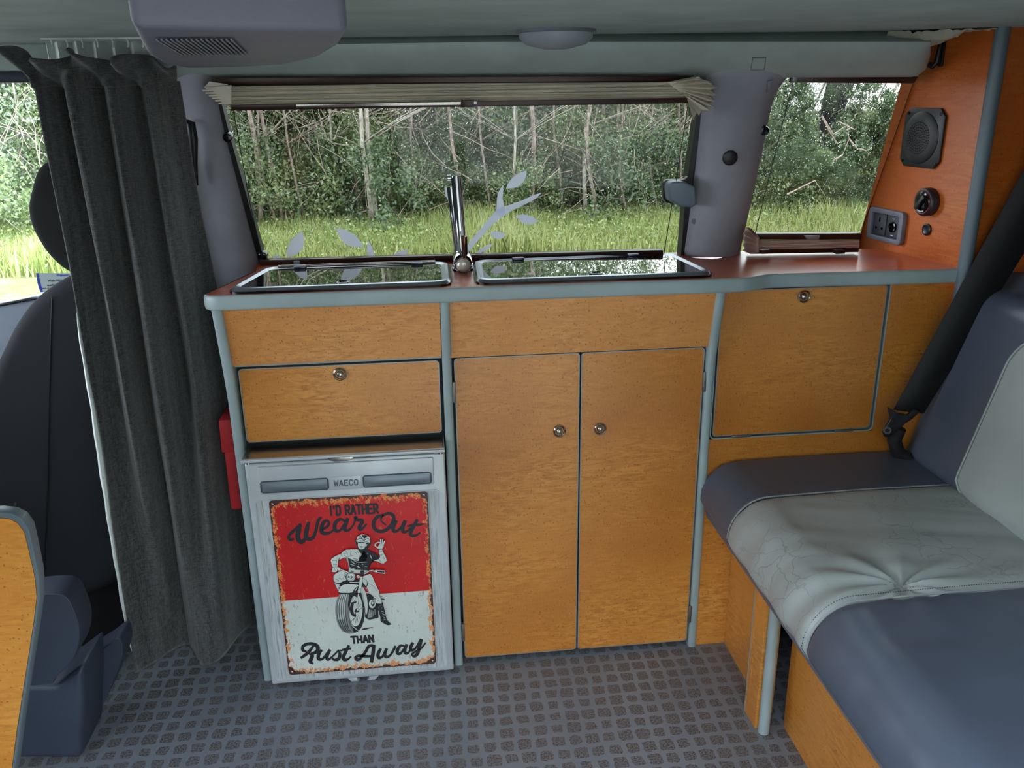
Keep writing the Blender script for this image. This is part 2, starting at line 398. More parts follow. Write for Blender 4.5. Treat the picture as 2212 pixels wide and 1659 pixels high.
def patch_old(q, off=.075):
    return ring('access_cover', [W(x, y, off) for x, y in q], [W(lerp(x, 0.25*sum(a for a, _ in q), .12), lerp(y, .25*sum(b for _, b in q), .12), off) for x, y in q], (0, .004, 0), EDGE_D, t1)
patch([(1626, 125), (1654, 125), (1651, 151), (1622, 151)]); patch([(378, 137), (408, 138), (415, 156), (380, 155)])
# windows
def seal(name, pts, wd, parent, off=.012):
    s = sample(pts, 24); rows = []
    for i, p in enumerate(s):
        rows.append([W(p[0]-wd/2, p[1], off), W(p[0]+wd/2, p[1], off)])
    bm = bmesh.new(); V = [[bm.verts.new(q) for q in r] + [bm.verts.new(q+Vector((0, .03, 0))) for q in r[::-1]] for r in rows]
    for i in range(len(V)-1):
        for j in range(4): bm.faces.new((V[i][j], V[i][(j+1) % 4], V[i+1][(j+1) % 4], V[i+1][j]))
    return done(bm, name, BLACK, parent)
w1 = struct('window_1', 'long tinted kitchen window beaded with rain')
prism('pane', [W(440, 590, -.03), W(1530, 575, -.03), W(1560, 150, -.03), W(430, 150, -.03)], (0, .004, 0), TINT, w1)
seal('rubber_seal', [(470, 215), (492, 300), (531, 440), (568, 575)], 13, w1); seal('rubber_seal', [(1517, 200), (1505, 290), (1489, 400), (1476, 560)], 11, w1)
for p in ((492, 297), (568, 553)): lathe('fixing_knob', [(.0085, -.012), (.0095, 0), (.0085, .004), (.005, .006), (0, .0062)], W(*p, .02), -WN, BLACKG, w1, 20)
w2 = struct('window_2', 'small tinted rear window beaded with rain')
prism('pane', [W(1590, 580, -.10), W(1880, 572, -.10), W(1985, 150, -.10), W(1640, 150, -.10)], (0, .004, 0), TINT, w2)
lathe('fixing_knob', [(.0085, -.012), (.0095, 0), (.0085, .004), (0, .006)], W(1651, 282, .02), -WN, BLACKG, w2, 20)
def droplets(name, parent, x0, x1, y0, y1, n, off=-.0345):
    bm = bmesh.new()
    for i in range(n):
        r = random.uniform(.0005, .0012)*(1.5 if random.random() < .06 else 1)
        c = W(random.uniform(x0, x1), random.uniform(y0, y1), off); k0 = [bm.verts.new(c+Vector((r*math.cos(a), 0, r*1.15*math.sin(a)))) for a in (0, PI/3, 2*PI/3, PI, 4*PI/3, 5*PI/3)]
        t = bm.verts.new(c+Vector((0, r*.7, 0)))
        for j in range(6): bm.faces.new((k0[j], k0[(j+1) % 6], t))
    o = done(bm, name, DROPS, parent); o['kind'] = 'stuff'
droplets('rain_drops', w1, 480, 1510, 230, 560, 2600); droplets('rain_drops', w2, 1620, 1950, 180, 510, 1700, -.1045)
w3 = struct('window_3', 'clear front door window seen past the headrest')
Y3 = .30
prism('pane', [PX(-500, 700, y=Y3), PX(330, 700, y=Y3), PX(330, 150, y=Y3), PX(-500, 150, y=Y3)], (0, .004, 0), CLEAR, w3)
prism('window_surround', [PX(-500, 183, y=Y3-.02), PX(330, 176, y=Y3-.02), PX(330, 150, y=Y3-.02), PX(-500, 152, y=Y3-.02)], (0, .05, 0), plain('navy_surround', (22, 30, 52), .5), w3, bevel=.004)
prism('head_lining', [PX(-500, 155, y=Y3-.06), PX(340, 152, y=Y3-.06), PX(340, 20, y=Y3-.06), PX(-500, 20, y=Y3-.06)], (0, .06, 0), HEADL, w3, bevel=.006)
d1 = struct('door_1', 'front door lining below the cab window')
prism('door_card', [PX(-700, 1800, y=Y3-.03), PX(330, 1800, y=Y3-.03), PX(330, 660, y=Y3-.03), PX(70, 646, y=Y3-.03), PX(0, 660, y=Y3-.03), PX(-700, 760, y=Y3-.03)], (0, .05, 0), plain('door_card_grey', (150, 160, 176), .8, 0, .3, 700), d1, bevel=.008)
tube('window_channel', [PX(-700, 758, y=Y3-.032), PX(0, 659, y=Y3-.032), PX(70, 645, y=Y3-.032), PX(330, 655, y=Y3-.032)], .003, BLACK, d1, 8)
wl = struct('wall_left', 'unseen dashboard end of the cab, added to darken the floor')  # cab front out of view, added to keep sky light off the floor
box('dashboard', -1.62, -1.5, -1.41, .30, RZ, .76, DARK, wl, bevel=.01); box('windscreen_pillar', -1.62, -1.57, .20, .30, .76, 1.25, PILL, wl)
# bulkhead / right wall
wrr = struct('wall_right', 'orange maple bulkhead panel beside the small window')
q = [B(2066, 600), B(1855, 560), B(1853, 545), B(1962, 165), B(1995, 60), B(2150, -30)]
fz = lambda z: BP0+Vector((.035, -.245, z-.82))
prism('bulkhead_panel', [B(1854, 560), fz(.803), fz(1.246), B(1990, 60), B(1950, 178), B(1850, 543)], (.02, 0, 0), WOOD_B, wrr)
prism('window_reveal', [B(1848, 543, .003), B(1947, 178, .003), B(1972, 180, .003), B(1867, 480, .003), B(1853, 543, .003)], (.006, 0, 0), WOOD_B, wrr)
tube('panel_joint', [B(1972, 181, .0042), B(1920, 330, .0042), B(1867, 480, .0042), B(1855, 530, .0042)], .0008, BLACK, wrr, 6)
tube('edge_trim', [Vector((.970, -.052, .74)), Vector((.970, -.052, 1.247))], .0125, EDGE_D, wrr, 14)
prism('side_panel', [(.978, -.045, .795), (1.9, -.02, .795), (1.9, -.02, 1.247), (.978, -.045, 1.247)], (0, .016, 0), WOOD_B, wrr)
box('cabinet_edge', 1.128, 1.20, -.085, -.05, .80, .99, BLACK, wrr, bevel=.006)

# ------------------------------------------------------------------ kitchen furniture
def yf(z):
    if z < .60: return 0.0
    t = min(1, (z-.60)/.09); return -.0375*max(0, (z-.60)/.197)**1.35
def knob(cx, cz, parent, y=0.0, nm='knob'):
    k = lathe('knob', [(.0105, .003), (.0125, .0005), (.0125, -.0035), (.0105, -.005), (.0092, -.0035), (.0090, .0025), (0, .0025)], (cx, y, cz), (0, 1, 0), STEEL, parent, 28)
    bm = lathe_bm([(0, -.0062), (.0035, -.0058), (.006, -.0035), (.0068, 0), (.0068, .003)], (cx, y, cz), (0, 1, 0), 24)
    done(bm, 'push_button', STEEL, k, smooth=.8); return k
def door(name, x0, x1, z0, z1, parent, y=0.0, mat=None, r=.007, lab=None):
    o = done(prism_bm([(x, y, z) for x, z in rrect(x0+.0018, x1-.0018, z0+.0018, z1-.0018, r)], (0, .016, 0)), name, mat or WOOD, parent)
    ring('edging', [(x, y-.0007, z) for x, z in rrect(x0, x1, z0, z1, r)], [(x, y-.0007, z) for x, z in rrect(x0+.0018, x1-.0018, z0+.0018, z1-.0018, r-.001)], (0, .0165, 0), ALU, o)
    if lab: o['label'] = lab
    return o
def post(name, x0, x1, parent, z0=RZ, z1=.797):
    rows = []
    n = 44
    for i in range(n+1):
        z = lerp(z0, z1, i/n); y = yf(z); r = [(x0, y+.03, z)]
        for j in range(9):
            a = PI*j/8; r.append((lerp(x0, x1, .5-.5*math.cos(a)), y-.0075*math.sin(a)**.6, z))
        r.append((x1, y+.03, z)); rows.append(r)
    return grid(name, rows, EDGE, parent)
def fascia(name, x0, x1, z0, z1, parent):
    n = 8; a = [(x0, yf(lerp(z0, z1, i/n)), lerp(z0, z1, i/n)) for i in range(n+1)]
    rows = [[(x0, p[1], p[2]), (x1, p[1], p[2])] for p in a]
    rows = [[(x0, a[0][1]+.012, z0), (x1, a[0][1]+.012, z0)]]+rows+[[(x0, a[-1][1]+.012, z1), (x1, a[-1][1]+.012, z1)]]
    return grid(name, rows, WOOD_T, parent)
def hinge(x, z0, z1, parent):
    h = box('hinge', x-.0035, x+.0035, -.0065, .004, z0, z1, HINGE, parent, bevel=.0012)
# left unit above and around the fridge
fu = thing('fridge_unit', 'maple kitchen unit with one wide drawer above the silver fridge', 'cabinet')
post('upright', -.423, -.404, fu); fascia('fascia', -.404, -.0225, .684, .7975, fu)
box('side_panel', -.422, -.407, .03, .34, RZ, .797, EDGE_D, fu); box('back_board', -.405, -.022, .345, .355, RZ, .797, DARK, fu)
box('rail', -.404, -.0225, .002, .014, .677, .6835, EDGE, fu); box('drawer_bay', -.404, -.0225, .02, .03, .505, .684, DARK, fu)
dr = door('drawer', -.3985, -.0275, .5265, .6735, fu); knob(-.2135, .6555, dr)
# middle sink unit
su = thing('sink_unit', 'maple kitchen unit with two tall doors under the sink', 'cabinet')
post('upright', -.0215, -.004, su); post('upright', .4935, .511, su); fascia('fascia', -.004, .4935, .6805, .7975, su)
box('carcass', -.004, .4935, .018, .35, RZ, .70, DARK, su)
box('rail', -.004, .4935, .004, .012, .677, .6802, EDGE, su)
dl = door('door', 0.0008, .2432, .001, .6757, su, lab='left tall door'); drr = door('door', .2462, .4905, .001, .6757, su, lab='right tall door')
p = PX(1208, 931, y=0); knob(p.x, p.z, dl); p = PX(1296, 926, y=0); knob(p.x, p.z, drr)
for z in (.588, .048): hinge(-.0012, z, z+.042, su)
for z in (.585, .05): hinge(.4925, z, z+.042, su)
# right unit with the flap
ru = thing('side_unit', 'maple kitchen unit with a square drop flap beside the bench seat', 'cabinet')
bm = prism_bm([(.859, .0, .40), (1.9, .0, .40), (1.9, .0, .797), (.859, .0, .797)], (0, .016, 0)); done(bm, 'face_panel', WOOD, ru)
box('face_panel', .511, .859, 0, .016, .40, .4795, WOOD, ru); box('face_panel', .511, .585, 0, .016, RZ, .40, WOOD, ru)
box('carcass', .511, .968, .019, .20, RZ, .797, DARK, ru)
ring('groove_trim', [(x, -.0005, z) for x, z in rrect(.512, .859, .4795, .80, .01)], [(x, -.0005, z) for x, z in rrect(.514, .857, .4815, .80, .009)], (0, .018, 0), EDGE, ru)
rd = door('flap', .5175, .8515, .4855, .787, ru); p = PX(1736, 640, y=0); knob(p.x, p.z, rd)
for x in (.558, .775): box('hinge', x, x+.04, -.004, .004, .4815, .4865, HINGE, ru, bevel=.001)
box('catch', .655, .70, .004, .016, .788, .794, GREYP, ru)
# worktop
ZT = .8225
front = [(-.432, -.030), (-.424, -.040), (-.405, -.044), (-.2, -.047), (.0, -.049), (.2, -.051), (.40, -.053), (.53, -.055), (.552, -.052), (.572, -.042), (.588, -.033), (.605, -.031), (.75, -.037), (.9655, -.046)]
wt = thing('worktop', 'reddish cherry worktop with a rounded grey edge under the windows', 'worktop')
top = front+[(.935, .15), (.925, .185), (-.398, .295), (-.382, .20), (-.378, .165)]
prism('top', [(x, y, ZT) for x, y in top], (0, 0, -.022), WOOD_W, wt)
fr = [Vector((-.385, .16, 0)), Vector((-.41, .06, 0))]+[Vector((x, y, 0)) for x, y in front]
rows = []
for i, p in enumerate(fr):
    d = (fr[min(i+1, len(fr)-1)]-fr[max(i-1, 0)]).normalized(); nrm = Vector((d.y, -d.x, 0)); r = []
    for j in range(9):
        a = PI*j/8; r.append(p+nrm*(-.001+.0045*math.sin(a)**.6)+Vector((0, 0, ZT+.0004-.0135+.0135*math.cos(a))))
    rows.append(r)
grid('edging', rows, EDGE, wt)
# hob and sink lids
def rquad(c, r, n=6):
    out = []
    for i in range(4):
        p = Vector(c[i]); a = (Vector(c[i-1])-p).normalized(); b = (Vector(c[(i+1) % 4])-p).normalized()
        for k in range(n+1):
            t = k/n; out.append(p+a*r*(1-t)**2+b*r*t**2)
    return out
def lid_unit(nm, label, cat, C, hx, hinge_top):
    t = thing(nm, label, cat); z = ZT
    def q(ins, zz, r): 
        cx = sum(c[0] for c in C)/4; cy = sum(c[1] for c in C)/4
        return rquad([(c[0]-math.copysign(ins, c[0]-cx), c[1]-math.copysign(ins, c[1]-cy), zz) for c in C], r)
    ring('rim', q(0, z, .032), q(.012, z, .026), (0, 0, .0035), BLACKG, t)
    bm = bmesh.new(); L = [(.003, z+.0034, .031), (.006, z+.0085, .03), (.011, z+.0095, .028), (.018, z+.0065, .024), (.021, z+.005, .022)]
    V = [[bm.verts.new(p) for p in q(*l)] for l in L]
    for a, b in zip(V, V[1:]):
        for i in range(len(a)): bm.faces.new((a[i], a[(i+1) % len(a)], b[(i+1) % len(b)], b[i]))
    done(bm, 'steel_frame', plain('lid_frame_metal', (150, 154, 162), .3, .9), t, smooth=.5)
    bm = prism_bm(q(.019, z+.0035, .022), (0, 0, .0035)); g = done(bm, 'glass_lid', LID, t)
    lathe('finger_ring', [(.0125, 0), (.0125, .0022), (.010, .003), (.008, .0015), (.0078, .0005), (0, .0005)], (hx, C[0][1]+.032, z+.007), (0, 0, 1), BLACKG, t)
    x0, x1 = C[3][0], C[2][0]
    for f in ((.2, .82) if hinge_top else (.22, .78)):
        x = lerp(x0, x1, f); h = box('hinge', x-.012, x+.012, C[2][1]-.030, C[2][1]-.014, z+.006, z+.0125, plain('lid_hinge', (70, 72, 84), .3, .8), t, bevel=.002)
    if hinge_top: tube('hinge_rod', [(x0+.03, C[2][1]-.014, z+.0105), (x1-.03, C[2][1]-.014, z+.0105)], .0026, STEEL, t, 10)
    if hinge_top: box('lid_stop', x0+.058, x0+.070, C[2][1]-.002, C[2][1]+.006, z, z+.018, GREYP, t, bevel=.002)
    return t
lid_unit('gas_hob', 'hob under a closed smoked glass lid at the left of the worktop', 'hob', [(-.397, -.036), (.003, -.036), (.006, .168), (-.362, .174)], -.195, True)
lid_unit('sink', 'sink under a closed smoked glass lid right of the tap', 'sink', [(.043, -.036), (.492, -.040), (.474, .180), (.050, .172)], .271, False)
# tap
tp = thing('kitchen_tap', 'tall chrome fold-down tap standing between hob and sink', 'tap')
bx, by = .0285, .112
bm = lathe_bm([(.021, 0), (.0205, .003), (.0195, .008)], (bx, by, ZT), (0, 0, 1)); done(bm, 'base', CHROME, tp, smooth=.5)
a = PX(999, 572, y=by-.012); 
bm = tube_bm([(bx, by-.034, .838), (bx, by-.028, .839), (bx, by+.02, .845), (bx, by+.03, .846)], [.0145, .0185, .0185, .013], 24); done(bm, 'body', CHROME, tp, smooth=.9)
lathe('body_cap', [(0, .006), (.008, .005), (.0135, .001), (.0145, -.003)], (bx, by-.034, .838), (0, -1, -.05), plain('stone_cap', (206, 200, 188), .25, .3), tp)
tube('lever', [(bx+.001, by-.030, .845), (bx+.003, by-.034, .862), (bx+.003, by-.037, .894)], [.0035, .006, .0058], plain('lever_bronze', (120, 84, 70), .15, .9), tp, 14)
t0, t1_ = Vector((bx+.0, by+.004, .852)), PX(985, 379, y=by)
tube('spout', [t0, lerp(t0, t1_, .5), t1_], .0098, CHROME, tp, 28)
bm = tube_bm([t0+Vector((-.006, .008, 0)), lerp(t0, t1_, .86)+Vector((-.011, .008, 0))], .0085, 18); done(bm, 'spout_channel', CHROME, tp, smooth=.9)
tube('nozzle', [t1_+Vector((-.010, 0, -.004)), t1_+Vector((-.017, -.001, -.004))], .0055, CHROME, tp, 16)
# ------------------------------------------------------------------ fridge and tin sign
fg = thing('fridge', 'silver compact fridge with a recessed handle strip below the drawer', 'fridge')
FY = -.034
box('body', -.400, -.026, -.012, .34, RZ+.012, .50, SILVERD, fg)
box('door_frame', -.401, -.0245, FY, -.014, -.002, .4965, SILVER, fg, bevel=.004, seg=3)
o = done(prism_bm([(x, FY-.0008, z) for x, z in rrect(-.3885, -.0395, .010, .4195, .008)], (0, .004, 0)), 'decor_panel', PLANKS, fg); o['label'] = 'whitewashed wood print door panel'
ring('panel_frame', [(x, FY-.002, z) for x, z in rrect(-.391, -.037, .0075, .4215, .01)], [(x, FY-.002, z) for x, z in rrect(-.3885, -.0395, .010, .4195, .008)], (0, .006, 0), SILVER, fg)
hs = box('handle_strip', -.378, -.047, FY-.004, FY+.004, .4335, .4905, SILVER, fg, bevel=.003)
for x0, x1 in ((-.3755, -.2475), (-.1835, -.0515)):
    bm = bmesh.new(); A = [(x, FY-.0046, z) for x, z in rrect(x0, x1, .436, .4615, .006)]; Bq = [(x, FY-.0043+.0, z) for x, z in rrect(x0+.002, x1-.002, .438, .460, .005)]
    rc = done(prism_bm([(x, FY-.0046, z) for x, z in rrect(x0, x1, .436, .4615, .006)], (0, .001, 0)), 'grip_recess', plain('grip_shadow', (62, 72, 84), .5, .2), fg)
    rows = []
    for k in range(7):
        f = k/6; rows.append([(lerp(x0+.003, x1-.003, j/12), FY-.0048-.0035*math.sin(PI*f)*(min(1, j*.7, (12-j)*.7)), lerp(.4385, .459, f)) for j in range(13)])
    grid('grip', rows, SILVERD, fg)
box('badge_plate', -.2445, -.1865, FY-.0052, FY, .4345, .462, SILVER, fg, bevel=.0015)
box('top_flange', -.4015, -.0245, -.058, .02, .5085, .514, SILVER, fg, bevel=.0008)
box('flange_top_face', -.400, -.026, -.052, .02, .5141, .5155, STEEL, fg)
bm = box_bm(-.398, -.028, -.030, 0, .4975, .5085); done(bm, 'vent_gap', DARK, fg)
for x in (-.393, -.033): lathe('pivot', [(.005, 0), (.005, .0105), (0, .0105)], (x, -.034, .4972), (0, 0, 1), STEEL, fg, 14)
latch = prism('latch', [(x, -.0595, z) for x, z in ((-.243, .5105), (-.195, .5105), (-.199, .5045), (-.207, .5022), (-.230, .5022), (-.239, .5050))], (0, .006, 0), STEEL, fg, bevel=.001)
for x, s in ((-.237, 1), (-.192, -1)):
    prism('foot_catch', [(x-s*.010, FY+.002, -.0025), (x+s*.010, FY+.002, -.0025), (x+s*.010, FY+.002, -.0105), (x+s*.014, FY+.002, -.0115), (x-s*.002, FY+.002, -.0115)], (0, .012, 0), SILVER, fg, bevel=.0008)

INK = plain('print_black', (34, 37, 42), .45); CREAM = plain('print_cream', (206, 214, 208), .45); MIDG = plain('print_grey', (134, 140, 142), .45)
LOGO = plain('badge_grey', (88, 96, 106), .5)
class Print:
    """flat ink laid on a vertical face; coordinates are those of a crop of the photo projected on the face"""
    def __init__(s, y0, step=.00005): s.bm = bmesh.new(); s.y0 = y0; s.k = 0; s.step = step
    def frame(s, ox, oy, sc): s.ox, s.oy, s.sc = ox, oy, sc
    def P(s, x, y): return PX(s.ox+x/s.sc, s.oy+y/s.sc, y=s.y0-s.k*s.step)
    def up(s): s.k += 1
    def poly(s, pts, mi=0, smooth=0):
        s.up()
        if smooth: pts = [tuple(p) for p in spline(list(pts)+[pts[0]], smooth)[:-1]]
        vs = [s.bm.verts.new(s.P(*p)) for p in pts]
        f = s.bm.faces.new(vs); f.material_index = mi
        bmesh.ops.triangulate(s.bm, faces=[f])
    def ell(s, cx, cy, rx, ry, mi=0, rot=0, n=28):
        c, q = math.cos(rot), math.sin(rot)
        s.poly([(cx+rx*math.cos(2*PI*i/n)*c-ry*math.sin(2*PI*i/n)*q, cy+rx*math.cos(2*PI*i/n)*q+ry*math.sin(2*PI*i/n)*c) for i in range(n)], mi)
    def stroke(s, pts, wd=None, mi=0, n=6, cap=True, sm=True):
        s.up(); P3 = [(p[0], p[1], p[2] if len(p) > 2 else wd) for p in pts]
        S = spline(P3, n) if (sm and len(P3) > 2) else [np.array(p, float) for p in P3]
        prev = None
        for i, p in enumerate(S):
            d = S[min(i+1, len(S)-1)][:2]-S[max(i-1, 0)][:2]; d = d/(np.linalg.norm(d)+1e-9); nn = np.array([-d[1], d[0]])*max(.5, p[2])/2
            e = np.array(p[:2])
            if cap and i == 0: e = e-d*p[2]*.3
            if cap and i == len(S)-1: e = e+d*p[2]*.3
            cur = [s.bm.verts.new(s.P(*(e+nn))), s.bm.verts.new(s.P(*(e-nn)))]
            if prev: s.bm.faces.new((prev[0], prev[1], cur[1], cur[0])).material_index = mi
            prev = cur
    def out(s, name, mats, parent):
        me = bpy.data.meshes.new(name); s.bm.to_mesh(me); s.bm.free(); return link(name, me, mats, parent)
GL = {'I': [[(.5, 0), (.5, 1)]], "'": [[(.5, 0), (.5, .28)]], 'D': [[(.1, 0), (.1, 1), (.6, 1), (.88, .8), (.88, .2), (.6, 0), (.1, 0)]],
      'R': [[(.1, 1), (.1, 0), (.65, 0), (.88, .14), (.88, .42), (.65, .55), (.1, .55)], [(.5, .55), (.92, 1)]], 'A': [[(.05, 1), (.5, 0), (.95, 1)], [(.2, .68), (.8, .68)]],
      'T': [[(0, 0), (1, 0)], [(.5, 0), (.5, 1)]], 'H': [[(.1, 0), (.1, 1)], [(.9, 0), (.9, 1)], [(.1, .5), (.9, .5)]], 'E': [[(.95, 0), (.1, 0), (.1, 1), (.95, 1)], [(.1, .5), (.8, .5)]],
      'N': [[(.1, 1), (.1, 0), (.9, 1), (.9, 0)]], 'W': [[(.0, 0), (.22, 1), (.5, .25), (.78, 1), (1, 0)]], 'C': [[(.92, .2), (.7, 0), (.3, 0), (.08, .2), (.08, .8), (.3, 1), (.7, 1), (.92, .8)]],
      'O': [[(.3, 0), (.08, .2), (.08, .8), (.3, 1), (.7, 1), (.92, .8), (.92, .2), (.7, 0), (.3, 0)]]}
def caps(pr, word, A, Bp, h, wd, gap=.28, hv=None, mi=0):
    """block capitals between top-left A and top-right B, letter height vector hv"""
    A, Bp = np.array(A, float), np.array(Bp, float); d = Bp-A; n = len(word); ws = [.45 if c in "I'" else (.5 if c == ' ' else 1) for c in word]
    tot = sum(ws)+gap*(n-1); x = 0; hv = np.array(hv if hv is not None else (-d[1]/np.linalg.norm(d)*h, d[0]/np.linalg.norm(d)*h))
    for c, wl in zip(word, ws):
        for st in GL.get(c, []):
            pts = [tuple(A+d*((x+u*wl)/tot)+hv*v) for u, v in st]
            for a, b in zip(pts, pts[1:]): pr.stroke([a, b], wd, mi, sm=False)
        x += wl+gap
pr = Print(FY-.0054); pr.frame(500, 900, 2.765); caps(pr, 'WAECO', (613, 383), (755, 376), 31, 6.5, .3); pr.out('lettering', [LOGO], fg)

# the tin sign
sg = thing('tin_sign', 'red and cream rusty tin sign with a motorcyclist, fixed to the fridge door', 'sign')
SX0, SX1, SZ0, SZ1, SY = -.3635, -.0610, .0205, .4195, FY-.0025
def tin():
    m = M('rusty_tin_print'); c = m.n('TexCoord'); v = c.outputs['Object']; s = m.n('SeparateXYZ'); m.l(v, s.inputs[0]); X, Z = s.outputs[0], s.outputs[2]
    half = m.math('GREATER_THAN', Z, .1975)
    pv = m.noise(v, 8, 3)
    redc = m.ramp(pv, [(.3, srgb(188, 12, 18)), (.7, srgb(210, 26, 30))]); crc = m.ramp(pv, [(.3, srgb(196, 206, 200)), (.7, srgb(214, 222, 216))])
    c0 = m.mix(half, crc, redc)
    # scratches and specks
    vs = m.noise(m.coord((1.0, 1.0, .35)), 190, 4, .7, 1.0); spk = m.math('GREATER_THAN', vs, .635)
    c0 = m.mix(m.math('MULTIPLY', spk, .7), c0, m.mix(half, srgb(120, 116, 96), srgb(196, 120, 60)))
    ex = m.math('MINIMUM', m.math('SUBTRACT', X, SX0), m.math('SUBTRACT', SX1, X)); ez = m.math('MINIMUM', m.math('SUBTRACT', Z, SZ0), m.math('SUBTRACT', SZ1, Z))
    e = m.math('MINIMUM', m.math('MULTIPLY', ex, 1.5), ez)
    cx = m.math('ADD', ex, ez); e = m.math('MINIMUM', e, m.math('SUBTRACT', cx, .020))
    nz = m.noise(m.coord((1, 1, .6)), 130, 5, .75); nz2 = m.noise(v, 300, 4, .7)
    ee = m.math('ADD', e, m.math('MULTIPLY', m.math('SUBTRACT', .5, nz), .085))
    orange = m.math('LESS_THAN', ee, .0105)
    oc = m.ramp(nz2, [(.3, srgb(176, 92, 34)), (.5, srgb(226, 138, 66)), (.72, srgb(238, 178, 120))])
    c1 = m.mix(m.math('MULTIPLY', orange, m.ramp(nz2, [(.38, (.35,)*3), (.5, (1, 1, 1))])), c0, oc)
    ed = m.math('ADD', e, m.math('MULTIPLY', m.math('SUBTRACT', .5, m.noise(v, 90, 5, .7)), .034))
    brown = m.math('LESS_THAN', ed, .0042)
    c2 = m.mix(brown, c1, m.ramp(nz2, [(.35, srgb(44, 26, 24)), (.65, srgb(92, 56, 46))]))
    m.l(c2, m.b.inputs['Base Color']); m.b.inputs['Roughness'].default_value = .33; m.b.inputs['Coat Weight'].default_value = .4; m.b.inputs['Coat Roughness'].default_value = .2
    m.bump(m.noise(v, 7, 2), .25, .004); return m.m
TIN = tin()
done(prism_bm([(x, SY, z) for x, z in rrect(SX0, SX1, SZ0, SZ1, .007)], (0, .001, 0)), 'plate', TIN, sg)
for x, z in ((SX0+.007, SZ1-.0075), (SX1-.007, SZ1-.0075), (SX1-.007, SZ0+.0075), (SX0+.007, SZ0+.0075)):
    lathe('rivet', [(0, .0022), (.0015, .002), (.0026, .001), (.0028, 0)], (x, SY, z), (0, -1, 0), STEEL, sg, 14)
# lettering
pr = Print(SY-.0002, .00003); pr.frame(590, 1050, 5.978)
def word(L):
    for st in L: pr.stroke(st[0], st[1])
caps(pr, "I'D RATHER", (728, 262), (1352, 232), 112, 27, .22, (9, 116))
pr.out('lettering', [INK], sg); pr = Print(SY-.0002, .00003); pr.frame(590, 1050, 5.978)
word([([(262, 682, 30), (222, 692, 42), (200, 655, 38), (240, 600, 40), (300, 548, 44), (352, 505, 50)], 40), ([(352, 492, 34), (335, 560, 62), (318, 640, 66), (335, 705, 62), (380, 722, 52), (420, 660, 40), (445, 560, 40), (458, 478, 40)], 50),
      ([(458, 475, 40), (432, 570, 60), (425, 650, 62), (455, 682, 52), (510, 672, 46), (548, 590, 42), (570, 490, 42), (592, 430, 42), (622, 408, 26)], 48),
      ([(625, 560, 30), (690, 530, 38), (722, 478, 36), (690, 445, 36), (645, 480, 48), (624, 545, 54), (635, 600, 52), (690, 612, 42), (745, 595, 32), (800, 545, 24)], 40),
      ([(930, 452, 34), (865, 428, 38), (810, 470, 48), (793, 535, 52), (820, 582, 46), (870, 565, 36), (915, 500, 30)], 40), ([(962, 425, 46), (935, 500, 54), (922, 555, 52), (955, 575, 40), (1000, 550, 28), (1035, 500, 24)], 40),
      ([(1035, 505, 24), (1062, 440, 34), (1062, 402, 44), (1090, 436, 42), (1145, 440, 42), (1150, 470, 46), (1118, 520, 52), (1118, 556, 46), (1150, 552, 34), (1208, 490, 22)], 40),
      ([(1452, 500, 22), (1395, 450, 22), (1405, 395, 30), (1480, 352, 38), (1545, 375, 46), (1556, 440, 50), (1515, 520, 50), (1440, 575, 46), (1360, 582, 46), (1305, 540, 50), (1300, 465, 50), (1345, 400, 46), (1412, 378, 34)], 44),
      ([(1590, 455, 40), (1552, 530, 52), (1560, 582, 46), (1610, 575, 36), (1660, 520, 30), (1700, 455, 36)], 40), ([(1702, 455, 46), (1672, 535, 54), (1680, 590, 44), (1725, 585, 32), (1775, 540, 24)], 40),
      ([(1858, 440, 38), (1815, 520, 46), (1775, 600, 48), (1790, 640, 42), (1840, 640, 32), (1898, 605, 20)], 40), ([(1735, 520, 22), (1800, 505, 34), (1880, 500, 34), (1945, 490, 18)], 30)])
pr.out('lettering', [INK], sg); pr = Print(SY-.0002, .00003)
pr.frame(590, 1240, 5.978)
caps(pr, 'THAN', (1003, 812), (1290, 790), 84, 27, .22, (14, 84))
pr.out('lettering', [INK], sg); pr = Print(SY-.0002, .00003); pr.frame(590, 1240, 5.978)
